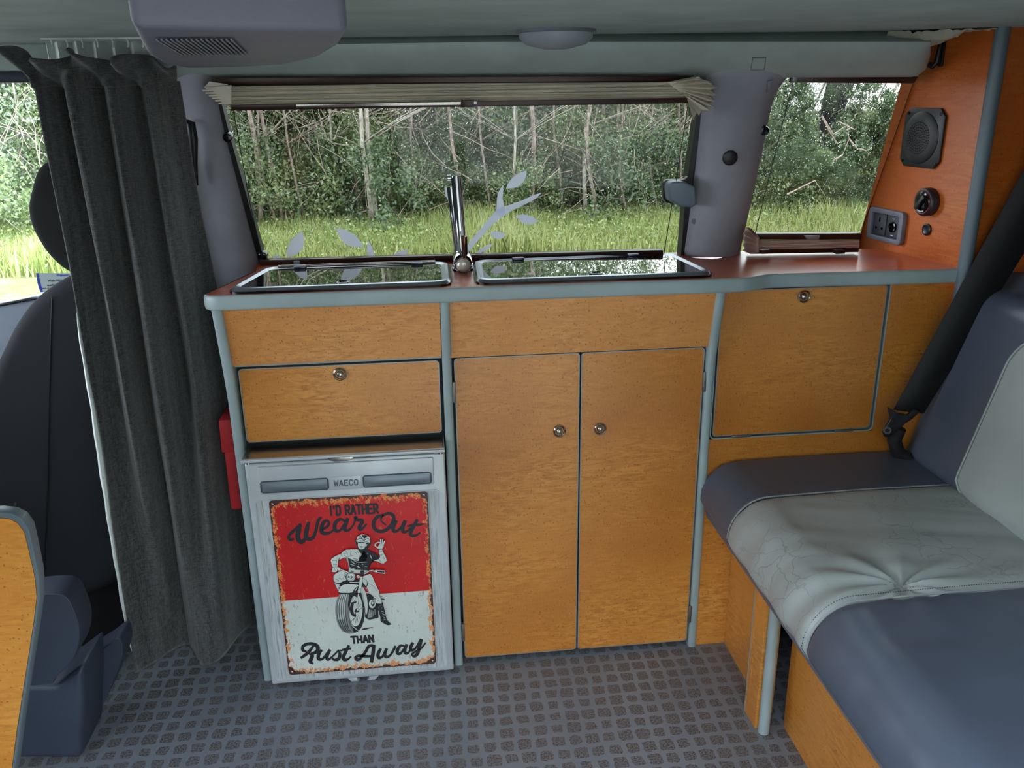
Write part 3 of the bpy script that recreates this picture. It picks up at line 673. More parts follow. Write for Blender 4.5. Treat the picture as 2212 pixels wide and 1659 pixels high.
word([([(425, 1000, 26), (385, 985, 40), (385, 935, 42), (440, 905, 42), (520, 905, 46), (575, 940, 52), (565, 1000, 48), (490, 1030, 30)], 40), ([(515, 935, 30), (465, 1000, 42), (415, 1045, 42), (365, 1080, 34)], 40),
      ([(470, 1030, 26), (505, 1045, 46), (495, 1090, 54), (480, 1130, 50), (515, 1158, 22)], 40),
      ([(622, 985, 34), (585, 1050, 48), (590, 1098, 44), (640, 1092, 32), (690, 1030, 28), (730, 985, 34)], 40), ([(730, 985, 38), (695, 1060, 48), (705, 1102, 40), (750, 1080, 26), (845, 985, 22)], 40),
      ([(845, 985, 22), (862, 1040, 42), (845, 1095, 44), (790, 1108, 32), (762, 1085, 20)], 40), ([(975, 930, 36), (935, 1010, 44), (905, 1075, 46), (920, 1108, 42), (965, 1100, 30), (1005, 1065, 18)], 40), ([(870, 990, 20), (930, 972, 32), (1000, 962, 26)], 28),
      ([(1280, 925, 40), (1235, 935, 40), (1190, 1010, 38), (1130, 1085, 38), (1085, 1108, 38), (1062, 1080, 36), (1105, 1055, 34), (1200, 1062, 36), (1300, 1060, 26)], 38), ([(1300, 925, 44), (1290, 1020, 50), (1270, 1130, 46)], 46),
      ([(1385, 970, 38), (1355, 1035, 46), (1365, 1080, 42), (1410, 1065, 30), (1462, 970, 32)], 38), ([(1462, 970, 38), (1440, 1035, 46), (1460, 1070, 42), (1510, 1050, 30), (1560, 975, 34), (1575, 935, 30)], 38),
      ([(1700, 935, 26), (1650, 925, 34), (1610, 970, 44), (1605, 1020, 44), (1645, 1025, 34), (1695, 960, 26)], 38), ([(1722, 915, 38), (1700, 985, 44), (1715, 1025, 38), (1760, 1000, 26), (1800, 900, 28)], 38),
      ([(1800, 895, 40), (1775, 950, 44), (1795, 985, 36), (1845, 950, 28), (1905, 850, 36)], 38), ([(1912, 850, 42), (1890, 940, 46), (1862, 1030, 46), (1820, 1062, 36), (1795, 1035, 28), (1840, 1000, 24), (1910, 960, 26), (1968, 890, 22)], 38)])
pr.out('lettering', [INK], sg)
# rider and motorcycle
pr = Print(SY-.0002, .00003); D, Cc, G = 0, 1, 2
def both(pts, o=10, sm=0):
    """cream shape with a dark outline"""
    pr.stroke(list(pts)+[pts[0]], o*1.6, D, n=max(2, sm), sm=bool(sm)); pr.poly(pts, Cc, sm)
pr.frame(680, 1240, 11.06)
pr.poly([(1080, 1345), (1180, 1285), (1425, 1265), (1230, 1325)], D)
pr.poly([(1230, 480), (1330, 470), (1440, 620), (1510, 800), (1495, 1010), (1520, 1045), (1380, 1080), (1300, 1090), (1230, 1060), (1195, 1000), (1250, 900), (1240, 620)], D, 3)
pr.poly([(570, 440), (1040, 410), (1110, 450), (1180, 640), (1200, 850), (1180, 1080), (1120, 1260), (1030, 1370), (930, 1402), (850, 1330), (790, 1150), (775, 850), (810, 560), (590, 470)], D, 3)
pr.poly([(590, 485), (700, 475), (825, 495), (795, 680), (782, 880), (800, 1130), (850, 1300), (935, 1405), (810, 1425), (660, 1360), (555, 1210), (500, 1010), (490, 800), (525, 610)], G, 3)
for k, f in enumerate((.12, .3, .48, .66, .84)):
    pts = [(lerp(585, 815, f), 492), (lerp(512, 790, f), 690), (lerp(495, 785, f), 900), (lerp(520, 800, f), 1080), (lerp(600, 835, f), 1270), (lerp(720, 900, f), 1390)]
    pr.stroke([(p[0], p[1], w_) for p, w_ in zip(pts, (6, 7, 9, 14, 20, 14))], 8, D)
    if k < 4: pr.stroke([(p[0]+24, p[1], 16) for p in pts[:4]], 16, Cc)
pr.poly([(905, 545), (950, 530), (1010, 560), (1060, 520), (1110, 620), (1140, 780), (1135, 950), (1090, 1130), (1020, 1235), (930, 1240), (865, 1150), (830, 1020), (835, 860), (850, 700)], Cc, 3)
pr.poly([(870, 680), (1000, 650), (960, 720), (935, 800), (930, 900), (990, 1000), (930, 1020), (860, 950), (835, 830)], D, 3)
pr.poly([(935, 700), (985, 720), (975, 860), (945, 960), (920, 840)], Cc, 3); pr.poly([(1010, 800), (1060, 860), (1050, 910), (960, 915), (950, 870)], D, 2); pr.poly([(1020, 820), (1050, 850), (1030, 880), (1000, 860)], Cc)
for a, b in (((1000, 1000), (870, 1130)), ((960, 1020), (900, 1160)), ((1010, 1020), (960, 1190)), ((1030, 980), (1080, 1080)), ((1060, 640), (1010, 780)), ((1110, 720), (1030, 810)), ((1130, 810), (1050, 850)), ((880, 640), (930, 560)), ((950, 640), (960, 560)), ((1000, 640), (1040, 560)), ((1010, 1010), (1030, 1140))): pr.stroke([a, b], 9, D, sm=False)
pr.stroke([(1180, 790), (1080, 870), (1170, 800)], 5, Cc, sm=False)
pr.stroke([(860, 1190, 6), (920, 1260, 12), (1010, 1330, 12), (1050, 1350, 4)], 8, Cc)
both([(1120, 250), (1160, 330), (1210, 430), (1245, 560), (1262, 720), (1255, 900), (1235, 960), (1215, 800), (1195, 600), (1150, 460), (1085, 430)], 7, 3)
pr.ell(1372, 712, 78, 104, Cc); pr.ell(1385, 700, 45, 70, D); pr.ell(1378, 690, 22, 32, Cc)
for k in range(5): pr.stroke([(1300+k*22, 850+k*6), (1290+k*25, 1040-k*6)], 8, Cc, sm=False)
for k in range(6): pr.stroke([(1260, 940+k*22), (1370, 930+k*22)], 5, Cc, sm=False)
for k in range(5): pr.stroke([(1420+k*3, 850+k*26), (1450, 862+k*26)], 8, Cc, sm=False)
for k in range(5): pr.stroke([(1190+k*26, 300+k*40), (1220+k*26, 312+k*40)], 10, Cc, sm=False)
pr.stroke([(1230, 445), (1300, 450)], 16, Cc, sm=False)
pr.poly([(1440, 640), (1470, 700), (1490, 800), (1530, 900), (1575, 1010), (1565, 1110), (1640, 1175), (1745, 1225), (1822, 1192), (1722, 1095), (1685, 1010), (1655, 880), (1625, 690), (1560, 660)], D, 2)
for k in range(6): pr.stroke([(1600+k*10, 900+k*38), (1640+k*9, 885+k*38)], 11, Cc, sm=False)
for a in ((1560, 760), (1600, 810), (1520, 800), (1590, 740)): pr.ell(*a, 7, 5, Cc, n=8)
both([(1150, 60), (1320, 0), (1390, 90), (1460, 270), (1530, 400), (1545, 510), (1600, 690), (1540, 705), (1470, 695), (1440, 640), (1330, 480), (1240, 320), (1230, 200), (1150, 100)], 8, 2)
pr.stroke([(1330, 480, 10), (1400, 560, 26), (1460, 610, 14)], 20, D); pr.stroke([(1350, 500), (1430, 530), (1540, 520)], 7, D); pr.stroke([(1290, 230), (1400, 290), (1480, 400)], 6, D); pr.stroke([(1470, 560), (1520, 580)], 7, D); pr.stroke([(1490, 640), (1540, 620)], 7, D)
pr.stroke([(1585, 590), (1660, 605)], 22, D, sm=False); pr.stroke([(1575, 560), (1610, 530)], 8, D, sm=False)
pr.frame(660, 1130, 9.759)
pr.poly([(600, 1200), (860, 1170), (1120, 1190), (1300, 1230), (1290, 1350), (1110, 1330), (900, 1300), (720, 1360), (690, 1430), (640, 1330)], D, 2)
both([(612, 1255), (660, 1280), (720, 1290), (700, 1320), (740, 1330), (690, 1370), (720, 1390), (690, 1420), (655, 1360)], 6)
both([(590, 1120), (640, 1060), (760, 1010), (880, 1040), (900, 1100), (850, 1210), (760, 1210), (750, 1250), (690, 1262), (625, 1250), (592, 1185)], 9, 2)
for a, b in (((830, 1090), (790, 1180)), ((850, 1110), (835, 1200)), ((700, 1160), (760, 1180)), ((640, 1180), (700, 1210)), ((810, 1060), (850, 1080))): pr.stroke([a, b], 8, D, sm=False)
both([(1205, 1170), (1270, 1190), (1295, 1250), (1280, 1330), (1240, 1290), (1205, 1240)], 7, 2)
# torso
both([(860, 558), (960, 548), (1095, 552), (1160, 600), (1300, 660), (1310, 780), (1330, 900), (1310, 1010), (1240, 1060), (1060, 1060), (905, 1040), (915, 960), (905, 850), (895, 730), (820, 720)], 8)
pr.poly([(1110, 575), (1230, 570), (1310, 562), (1400, 600), (1480, 640), (1565, 715), (1535, 768), (1420, 782), (1385, 840), (1345, 900), (1320, 1000), (1180, 990), (1050, 985), (935, 950), (910, 860), (895, 730), (1000, 775), (1110, 800), (1250, 815), (1290, 770), (1190, 760), (1310, 720), (1215, 690), (1150, 610)], D)
for a, b, wv in (((950, 790), (1050, 870), 16), ((1000, 780), (1100, 830), 12), ((940, 870), (1040, 890), 12), ((1070, 895), (1160, 950), 20), ((930, 930), (1060, 975), 14), ((1060, 830), (1300, 828), 8), ((1180, 860), (1220, 880), 10), ((1240, 910), (1300, 915), 8), ((1360, 660), (1395, 760), 14), ((1300, 630), (1320, 660), 6), ((1110, 860), (1130, 880), 14), ((1220, 590), (1260, 570), 8), ((960, 985), (1010, 990), 10)): pr.stroke([(*a, 2), ((a[0]+b[0])/2, (a[1]+b[1])/2, wv), (*b, 2)], wv, Cc)
for a, b, wv in (((960, 580), (950, 680), 12), ((1160, 650), (1125, 780), 14), ((960, 700), (1000, 680), 8), ((1040, 600), (1075, 640), 7), ((1080, 590), (1120, 630), 7), ((1000, 740), (1100, 770), 10)): pr.stroke([a, b], wv, D, sm=False)
both([(862, 558), (955, 560), (945, 690), (880, 712), (800, 730), (690, 785), (690, 820), (670, 925), (575, 930), (552, 870), (530, 790), (545, 755), (640, 690), (745, 650), (800, 590)], 8)
for a, b in (((560, 790), (660, 780)), ((640, 770), (660, 830)), ((740, 650), (770, 690)), ((820, 680), (860, 710)), ((580, 860), (660, 880)), ((850, 600), (880, 640)), ((800, 640), (860, 650))): pr.stroke([a, b], 8, D, sm=False)
both([(565, 950), (600, 930), (705, 930), (765, 985), (720, 1005), (690, 990), (640, 1035), (560, 1030)], 8)
for x in (600, 635, 670): pr.stroke([(x+12, 960), (x, 1010)], 10, D, sm=False)
pr.ell(545, 980, 12, 18, D, n=12)
both([(1545, 570), (1610, 550), (1650, 640), (1690, 710), (1712, 790), (1640, 858), (1560, 830), (1500, 800), (1430, 795), (1540, 760), (1575, 710), (1555, 640)], 8)
for a, b in (((1560, 610), (1620, 600)), ((1575, 680), (1640, 660)), ((1540, 740), (1600, 830)), ((1640, 720), (1660, 760))): pr.stroke([a, b], 7, D, sm=False)
both([(1530, 490), (1560, 440), (1600, 425), (1650, 445), (1645, 500), (1605, 550), (1535, 545), (1500, 520), (1460, 470), (1500, 500), (1540, 520)], 6)
for a, b, wv in (((1590, 440), (1582, 340), 24), ((1618, 440), (1626, 345), 24), ((1640, 450), (1668, 380), 22)): pr.stroke([a, b], wv+8, D, sm=False); pr.stroke([a, b], wv, Cc, sm=False)
pr.stroke([(1540, 535), (1480, 490), (1462, 460), (1500, 418), (1560, 405), (1580, 430)], 22, Cc)
# head
pr.ell(1218, 400, 162, 162, D); pr.poly([(1080, 420), (1360, 420), (1330, 520), (1280, 580), (1190, 590), (1090, 540)], D)
pr.poly([(1070, 375), (1085, 310), (1140, 255), (1220, 238), (1300, 260), (1355, 310), (1362, 380), (1335, 425), (1200, 395), (1090, 402)], Cc, 3)
pr.poly([(1195, 248), (1262, 248), (1305, 275), (1285, 300), (1240, 328), (1195, 290)], D)
pr.stroke([(1085, 350), (1150, 318), (1200, 340), (1240, 372)], 14, D); pr.stroke([(1240, 375), (1265, 340), (1320, 330), (1345, 350)], 12, D); pr.stroke([(1125, 262), (1190, 310), (1200, 330)], 12, D); pr.stroke([(1345, 275), (1280, 305)], 10, D)
pr.stroke([(1085, 385), (1200, 372), (1335, 412)], 10, D)
pr.poly([(1105, 425), (1200, 412), (1275, 435), (1262, 490), (1235, 535), (1180, 555), (1125, 530), (1102, 480)], Cc, 2)
pr.stroke([(1145, 497), (1170, 490), (1205, 498)], 8, D); pr.stroke([(1170, 462), (1195, 464)], 9, D, sm=False); pr.stroke([(1250, 480), (1265, 520)], 7, D, sm=False); pr.stroke([(1155, 515), (1195, 516)], 7, D, sm=False)
pr.stroke([(1295, 450), (1275, 490)], 16, Cc, sm=False)
# handlebar, lamp, fork, mudguard
for c_, w_ in ((D, 34), (Cc, 20)):
    pr.stroke([(745, 985), (830, 1010), (900, 1045)], w_, c_); pr.stroke([(1190, 1085), (1280, 1050), (1340, 1010), (1420, 1000)], w_, c_)
both([(1420, 985), (1510, 990), (1670, 998), (1675, 1070), (1520, 1045), (1425, 1020)], 5); pr.poly([(1500, 1000), (1662, 1010), (1664, 1048), (1515, 1036)], D)
pr.ell(1450, 985, 30, 16, D, n=12); pr.poly([(1160, 1000), (1230, 1000), (1230, 1080), (1240, 1110), (1150, 1100)], D); pr.poly([(950, 1000), (1020, 1010), (1010, 1030), (950, 1025)], D)
pr.stroke([(1070, 1090), (1160, 1080)], 18, D, sm=False); pr.ell(1110, 1130, 34, 30, Cc); pr.stroke([(1080, 1150), (1130, 1120)], 10, D, sm=False)
pr.ell(955, 1135, 106, 100, D); pr.ell(955, 1135, 92, 88, Cc); pr.ell(955, 1135, 80, 76, D); pr.ell(955, 1135, 74, 70, Cc)
pr.poly([(890, 1150), (900, 1110), (945, 1140), (930, 1150)], D); pr.stroke([(950, 1105, 6), (985, 1135, 18), (960, 1165, 14), (925, 1178, 4)], 12, D)
pr.stroke([(935, 1248), (1115, 1250)], 16, Cc, sm=False)
both([(690, 1440), (705, 1400), (745, 1330), (840, 1292), (960, 1288), (1080, 1300), (1120, 1320), (1040, 1380), (980, 1460), (840, 1468), (730, 1465)], 9, 2)
pr.poly([(1000, 1440), (1040, 1370), (1110, 1330), (1110, 1400), (1080, 1440)], D); pr.stroke([(1040, 1430), (1090, 1360)], 16, Cc, sm=False)
pr.frame(680, 1240, 11.06)
both([(1085, 62), (1142, 62), (1125, 250), (1078, 445), (1020, 440), (1058, 250)], 7); both([(1030, 375), (1085, 380), (1082, 450), (1022, 448)], 5); both([(1032, 468), (1062, 470), (1040, 610), (1020, 770), (994, 765), (1008, 620)], 6)
pr.out('rider_print', [INK, CREAM, MIDG], sg)

# ------------------------------------------------------------------ blinds
def cord(name, pts, parent): return tube(name, pts, .0008, BLACK, parent, 6)
bl = thing('pleated_blind', 'cream pleated blind folded up at the top of the long kitchen window', 'blind')
def wprism(name, q, off, th, mat, parent, bevel=.001): return prism(name, [W(x, y, off) for x, y in q], (0, th, 0), mat, parent, bevel=bevel)
wprism('head_rail', [(462, 168), (1500, 163), (1500, 180), (462, 186)], .045, .03, BROWN, bl)
def pleats(name, L, R, n, off, parent, mat, dz=1.0):
    """zigzag stack between edge lines L (top,bottom) and R"""
    rows = []
    N = n*2
    for i in range(N+1):
        f = i/N; r = []
        for j in range(31):
            t = j/30; x = lerp(lerp(L[0][0], L[1][0], f), lerp(R[0][0], R[1][0], f), t); y = lerp(lerp(L[0][1], L[1][1], f), lerp(R[0][1], R[1][1], f), t)
            y += .6*math.sin(t*9+i*1.3)
            r.append(W(x, y, off+(.0035 if i % 2 else 0)+.0015*math.sin(t*7+i)))
        rows.append(r)
    o = grid(name, rows, mat, parent, solid=.0006)
    for p in o.data.polygons: p.use_smooth = False
    return o
pleats('pleat_stack', ((452, 186), (485, 228)), ((1502, 176), (1500, 213)), 11, .05, bl, BLIND)['kind'] = 'stuff'
# left crimped ends
for k in range(7):
    y = 190+k*5.5; x = 436+abs(k-1)*7
    wprism('pleat_end', [(500, y-6), (x, y-1), (x+2, y+2), (500, y+2)], .065-k*.001, .002, BLIND, bl, 0)
prism('pleat_end', [W(440, 190, .06), W(452, 176, .06), W(492, 182, .062), W(490, 188, .06)], (0, .003, 0), BLIND, bl)
# crumpled fan at the right
def fan(name, C, pts, off, parent, mat):
    rows = []; n = len(pts)
    for i, (x, y) in enumerate(pts):
        r = []
        for j in range(9):
            t = j/8; amp = .011*t*(1 if i % 2 else -1)
            r.append(W(lerp(C[0][0]+(C[1][0]-C[0][0])*i/(n-1), x, t), lerp(C[0][1]+(C[1][1]-C[0][1])*i/(n-1), y, t), off+amp+.01*t))
        rows.append(r)
    return grid(name, rows, mat, parent, solid=.0008)
fan('pleat_fan', ((1440, 178), (1490, 212)), [(1498, 166), (1512, 168), (1518, 172), (1534, 176), (1538, 182), (1549, 189), (1540, 196), (1548, 205), (1536, 208), (1547, 219), (1532, 222), (1542, 231), (1524, 230), (1535, 240), (1516, 240), (1510, 250), (1505, 244), (1497, 259), (1492, 248), (1486, 253), (1490, 232)], .065, bl, BLIND)
br = wprism('bottom_rail', [(498, 227), (1491, 211), (1491, 223), (500, 239)], .06, .014, BROWN, bl)
wprism('rail_insert', [(640, 226), (1030, 219), (1030, 226), (640, 233)], .0625, .003, STEEL, bl, .0004)
wprism('pull_tab', [(996, 216), (1024, 216), (1024, 232), (996, 232)], .066, .008, BROWN, bl)
cord('cord', [W(504, 238, .05), W(540, 440, .04), W(568, 560, .03)], bl); cord('cord', [W(1487, 222, .06), W(1462, 380, .05), W(1434, 548, .04)], bl)
wprism('sill_rail', [(560, 562), (1433, 540), (1433, 553), (562, 576)], .035, .02, BROWN, bl, .0015)
wprism('rail_slot', [(1367, 547), (1378, 546.5), (1378, 549), (1367, 549.5)], .0365, .002, ALU, bl, 0)
b2 = thing('pleated_blind', 'pleated blind folded down at the foot of the small rear window', 'blind')
wprism('head_rail', [(1716, 165), (1985, 165), (1975, 180), (1712, 178)], .02, .02, BROWN, b2, .0015)
wprism('rail_end_cap', [(1714, 166), (1724, 166), (1721, 176), (1712, 176)], .024, .01, ALU, b2, .0005)
wprism('top_rail', [(1631, 505), (1863, 504), (1861, 518), (1631, 518)], .035, .02, BROWN, b2, .0015)
wprism('pull_tab', [(1738, 509), (1772, 509), (1769, 517), (1744, 517)], .041, .008, ALU, b2, .001)
pleats('pleat_stack', ((1628, 518), (1624, 538)), ((1856, 518), (1856, 536)), 6, .035, b2, BLINDP)['kind'] = 'stuff'
wprism('sill_rail', [(1620, 536), (1857, 533), (1855, 545), (1620, 549)], .03, .02, BROWN, b2, .0015)
for x in (1645, 1806): wprism('bracket', [(x, 541), (x+20, 540), (x+20, 548), (x, 549)], .045, .02, BROWN, b2, .001)
fan('pleat_fan', ((1640, 512), (1640, 545)), [(1628, 505), (1624, 494), (1616, 491), (1612, 491), (1609, 497), (1606, 504), (1607, 510), (1604, 518), (1607, 524), (1604, 530), (1608, 536), (1604, 541), (1612, 545), (1622, 548)], .04, b2, BLINDP)
cord('cord', [W(1714, 176, .03), W(1672, 340, .03), W(1631, 506, .03)], b2)
# window catch, black loop behind the curtain
wc = thing('window_catch', 'grey sliding window catch on the black seal of the long window', 'catch')
wprism('back_plate', [(1434, 395), (1441, 388), (1480, 388), (1488, 380), (1488, 446), (1440, 438), (1434, 430)], .045, .02, BLACK, wc, .003)
bm = prism_bm([W(x, y, .075) for x, y in ((1450, 393), (1478, 392), (1503, 404), (1505, 440), (1498, 449), (1470, 446), (1447, 434), (1444, 404))], (0, .045, 0)); done(bm, 'grip', plain('catch_grey', (100, 112, 124), .4), wc, bevel=.006, seg=4)
gh = thing('belt_loop', 'black strap loop on the grey pillar just right of the curtain', 'strap')
tube('loop', [W(398, 262, .045), W(412, 268, .052), W(417, 300, .055), W(420, 350, .05), W(424, 400, .05)], [.006, .009, .009, .006, .004], BLACK, gh, 10)
# window decals
dc = thing('window_decal', 'frosted vinyl branch with leaves stuck on the long window', 'sticker')
def vin(name, pts):
    bm = bmesh.new(); f = bm.faces.new([bm.verts.new(p) for p in pts]); bmesh.ops.triangulate(bm, faces=[f]); return done(bm, name, VINYL, dc)
def leaf(fr_, a, b, wd, bend=.12):
    ox, oy, s = fr_; a = np.array(a, float); b = np.array(b, float); d = b-a; L = np.linalg.norm(d); n = np.array([-d[1], d[0]])/L; pts = []
    for sgn in (1, -1):
        rng_ = [i/14 for i in range(15)]
        if sgn < 0: rng_ = rng_[::-1][1:-1]
        for t in rng_:
            p = a+d*t+n*(sgn*wd/2*math.sin(PI*t)**.85+bend*wd*math.sin(PI*t)); pts.append(W(ox+p[0]/s, oy+p[1]/s, -.029))
    vin('leaf', pts)
c7 = (900, 320, 3.16); c6 = (420, 480, 3.687)
for a, b, wd in (((610, 275), (752, 155), 74), ((680, 462), (830, 500), 64), ((497, 582), (612, 595), 50), ((190, 260), (300, 400), 62)): leaf(c7, a, b, wd)
for a, b, wd in (((738, 278), (860, 78), 112), ((1130, 50), (1348, 195), 100), ((1384, 150), (1432, 330), 56), ((1565, 290), (1703, 222), 66), ((620, 255), (735, 330), 40)): leaf(c6, a, b, wd)
def branch(st):
    S = spline(st, 6); Lp, Rp = [], []
    for i, p in enumerate(S):
        d = S[min(i+1, len(S)-1)][:2]-S[max(i-1, 0)][:2]; d /= np.linalg.norm(d)+1e-9; n = np.array([-d[1], d[0]])*p[2]/2
        Lp.append(W(900+(p[0]+n[0])/3.16, 320+(p[1]+n[1])/3.16, -.029)); Rp.append(W(900+(p[0]-n[0])/3.16, 320+(p[1]-n[1])/3.16, -.029))
    vin('branch', Lp+Rp[::-1])
branch([(325, 740, 30), (370, 660, 38), (430, 590, 40), (510, 500, 46), (575, 440, 62), (630, 412, 44), (720, 375, 34), (800, 335, 26), (850, 306, 5)])
branch([(560, 460, 60), (572, 420, 56), (568, 350, 40), (575, 300, 30), (590, 254, 4)]); branch([(380, 745, 12), (440, 700, 24), (490, 672, 22), (520, 655, 4)])

# ------------------------------------------------------------------ things on the bulkhead
bd1, bd2 = BN.cross(Vector((0, 0, 1))).normalized(), Vector((0, 0, 1))
if bd1.y > 0: bd1 = -bd1          # bd1 points to the photographer (to the right in the photo)
def BL(c, u, v, off=0.0): return c+bd1*u+bd2*v-BN*off
sp = thing('speaker', 'black flat loudspeaker with a round perforated grille on the maple bulkhead', 'speaker')
c = B(1996, 298)
def bquad(c, hw, hh, ch, off): return [BL(c, x, y, off) for x, y in ((-hw+ch, -hh), (hw-ch, -hh), (hw, -hh+ch), (hw, hh-ch), (hw-ch, hh), (-hw+ch, hh), (-hw, hh-ch), (-hw, -hh+ch))]
ext = -BN
prism('plate', bquad(c, .0565, .0565, .014, .0), ext*.006, BLACK, sp, bevel=.0015)
lathe('grille', [(.050, 0), (.050, .002), (.047, .0045), (.030, .006), (0, .0068)], BL(c, -.003, 0, .005), ext, plain('speaker_grille', (26, 27, 29), .5), sp, 40)
bm = bmesh.new(); gc = BL(c, -.003, 0, 0)
for rr in range(1, 9):
    for k in range(rr*6):
        a = 2*PI*k/(rr*6)+rr*.3; r = rr*.0050; h = .005+.0068-.0022*(r/.047)**2*.9-.0012*(r > .03)
        cc = gc+(bd1*math.cos(a)+bd2*math.sin(a))*r-BN*(h+.0006)
        vs = [bm.verts.new(cc+(bd1*math.cos(q*PI/3)+bd2*math.sin(q*PI/3))*.0015) for q in range(6)]; bm.faces.new(vs)
o = done(bm, 'perforations', plain('hole_black', (3, 3, 3), .9), sp); o['kind'] = 'stuff'
for u in (-.046, .046):
    for v in (-.046, .046): lathe('screw', [(.0032, 0), (.003, .0012), (0, .0014)], BL(c, u, v, .006), ext, plain('black_screw', (60, 60, 64), .25, .8), sp, 10)
sk = thing('power_socket', 'grey framed double outlet with a three pin socket on the bulkhead', 'socket')
c = B(1920, 487)
def brr(c, x0, x1, y0, y1, r, off): return [BL(c, x, y, off) for x, y in rrect(x0, x1, y0, y1, r)]
ring('frame', brr(c, -.056, .056, -.034, .034, .010, 0), brr(c, -.043, .043, -.023, .023, .004, 0), ext*.012, GREYP, sk, bevel=.003)
prism('socket_plate', brr(c, -.0425, -.001, -.0225, .0225, .003, .001), ext*.006, plain('socket_charcoal', (52, 54, 66), .5), sk, bevel=.0008)
prism('switch_plate', brr(c, .001, .0425, -.0225, .0225, .003, .001), ext*.0055, plain('socket_charcoal', (48, 50, 62), .5), sk, bevel=.0008)
for u, v, a, b in ((-.0215, .010, .002, .005), (-.031, -.008, .003, .0025), (-.012, -.008, .003, .0025)): prism('pin_hole', [BL(c, u-a, v-b, .0072), BL(c, u+a, v-b, .0072), BL(c, u+a, v+b, .0072), BL(c, u-a, v+b, .0072)], ext*.0003, BLACKG, sk)
lathe('round_outlet', [(.011, 0), (.011, .0035), (.0085, .0042), (.008, .001), (0, .001)], BL(c, .022, .0, .0065), ext, BLACKG, sk, 24)
for v in (-.0175, .0165): prism('outlet_mark', [BL(c, .018, v-.0008, .0068), BL(c, .026, v-.0008, .0068), BL(c, .026, v+.0008, .0068), BL(c, .018, v+.0008, .0068)], ext*.0002, WHITE, sk)
kn = thing('rotary_control', 'black round rotary control with a dark red ring on the bulkhead', 'knob')
c = B(2009, 436)
lathe('housing', [(.0275, 0), (.0275, .014), (.025, .017), (.0225, .0175)], c, ext, plain('control_housing', (34, 26, 34), .4), kn, 36)
lathe('red_ring', [(.0235, .0165), (.0225, .0185), (.0205, .0182)], c, ext, plain('dark_red', (96, 22, 24), .4), kn, 36)
lathe('dial', [(.0205, .016), (.0205, .0185), (.019, .0195), (0, .0195)], c, ext, BLACKG, kn, 30)
ang = math.radians(50); d_ = (bd1*math.cos(ang)+bd2*math.sin(ang)); e_ = (-bd1*math.sin(ang)+bd2*math.cos(ang)); cc = c-BN*.0195
prism('grip_bar', [cc+d_*.017+e_*.004, cc+d_*.017-e_*.004, cc-d_*.017-e_*.004, cc-d_*.017+e_*.004], ext*.007, BLACK, kn, bevel=.0015)
rows = [[c-BN*.0198+(bd1*math.cos(a)+bd2*math.sin(a))*r for r in (.0165, .0188)] for a in [math.radians(235+k*7) for k in range(10)]]
grid('scale_mark', rows, WHITE, kn)
pb = thing('push_button', 'small round black button below the rotary control', 'button')
c = B(2003, 496); lathe('collar', [(.0118, 0), (.0118, .003), (.0095, .0045), (.0085, .003)], c, ext, BLACK, pb, 24); lathe('cap', [(.0085, .002), (.0083, .0042), (.004, .0032), (0, .003)], c, ext, plain('button_blue_black', (30, 34, 50), .3), pb, 24)
hk = thing('blind_hook', 'black coat hook hanging near the top of the bulkhead', 'hook')
c = B(2036, 120); prism('plate', brr(c, -.006, .006, -.02, .03, .003, 0), ext*.005, BLACK, hk, bevel=.001)
tube('arm', [BL(c, 0, .025, .008), BL(c, .001, -.012, .012), BL(c, -.004, -.020, .016), BL(c, -.012, -.016, .018)], [.004, .0045, .0045, .0055], BLACK, hk, 10)
fc = thing('fleece_cover', 'cream fleecy cloth edge hanging from the roof above the small window', 'cloth')
rows = []
for i in range(26):
    r = []
    for j in range(22):
        u, v = i/25, j/21; a = PI*v; x = .80+.155*u; y = .075-.08*u-.055*math.cos(a)
        z = 1.245-.034*math.sin(a)*math.sin(PI*min(1, u*1.15+.12))**.7
        d = noise.noise(Vector((x*90, y*90, z*90)))*.004+noise.noise(Vector((x*260, y*260, 3)))*.0025; r.append((x+d, y+d, z+d*1.2))
    rows.append(r)
grid('fleece', rows, plain('fleece_cream', (176, 172, 158), .95, 0, .8, 500, var=.15), fc)
# roof fittings
oc = thing('roof_console', 'grey roof console with an air vent grille above the curtain', 'console')
ZC = 1.247
cpts = [PX(x, y, z=1.19) for x, y in ((285, 62), (318, 118), (350, 138), (400, 147), (520, 145), (620, 139), (690, 124), (735, 99), (752, 72))]
prism('housing', cpts, (0, 0, .056), CONS, oc, bevel=.006, seg=3)
prism('grille_recess', [PX(x, y, z=1.1895) for x, y in ((335, 86), (388, 119), (536, 118), (500, 86))], (0, 0, .001), DARK, oc)
for k in range(16):
    f = k/15; a = PX(lerp(338, 500, f), 86, z=1.188); b = PX(lerp(392, 534, f), 118, z=1.188)
    bm = tube_bm([a, b], .0008, 6); done(bm, 'slat', plain('vent_slat', (96, 96, 112), .5), oc)
rl = thing('roof_lamp', 'round grey lamp dome on the roof above the kitchen window', 'lamp')
lathe('dome', [(.062, 0), (.06, -.012), (.05, -.022), (.02, -.029), (0, -.030)], (.185, -.06, 1.247), (0, 0, 1.6), plain('lamp_grey', (150, 156, 164), .4), rl, 40)
lathe('bezel', [(.066, 0), (.066, -.004), (.060, -.0055)], (.185, -.06, 1.247), (0, 0, 1), GREYP, rl, 40)

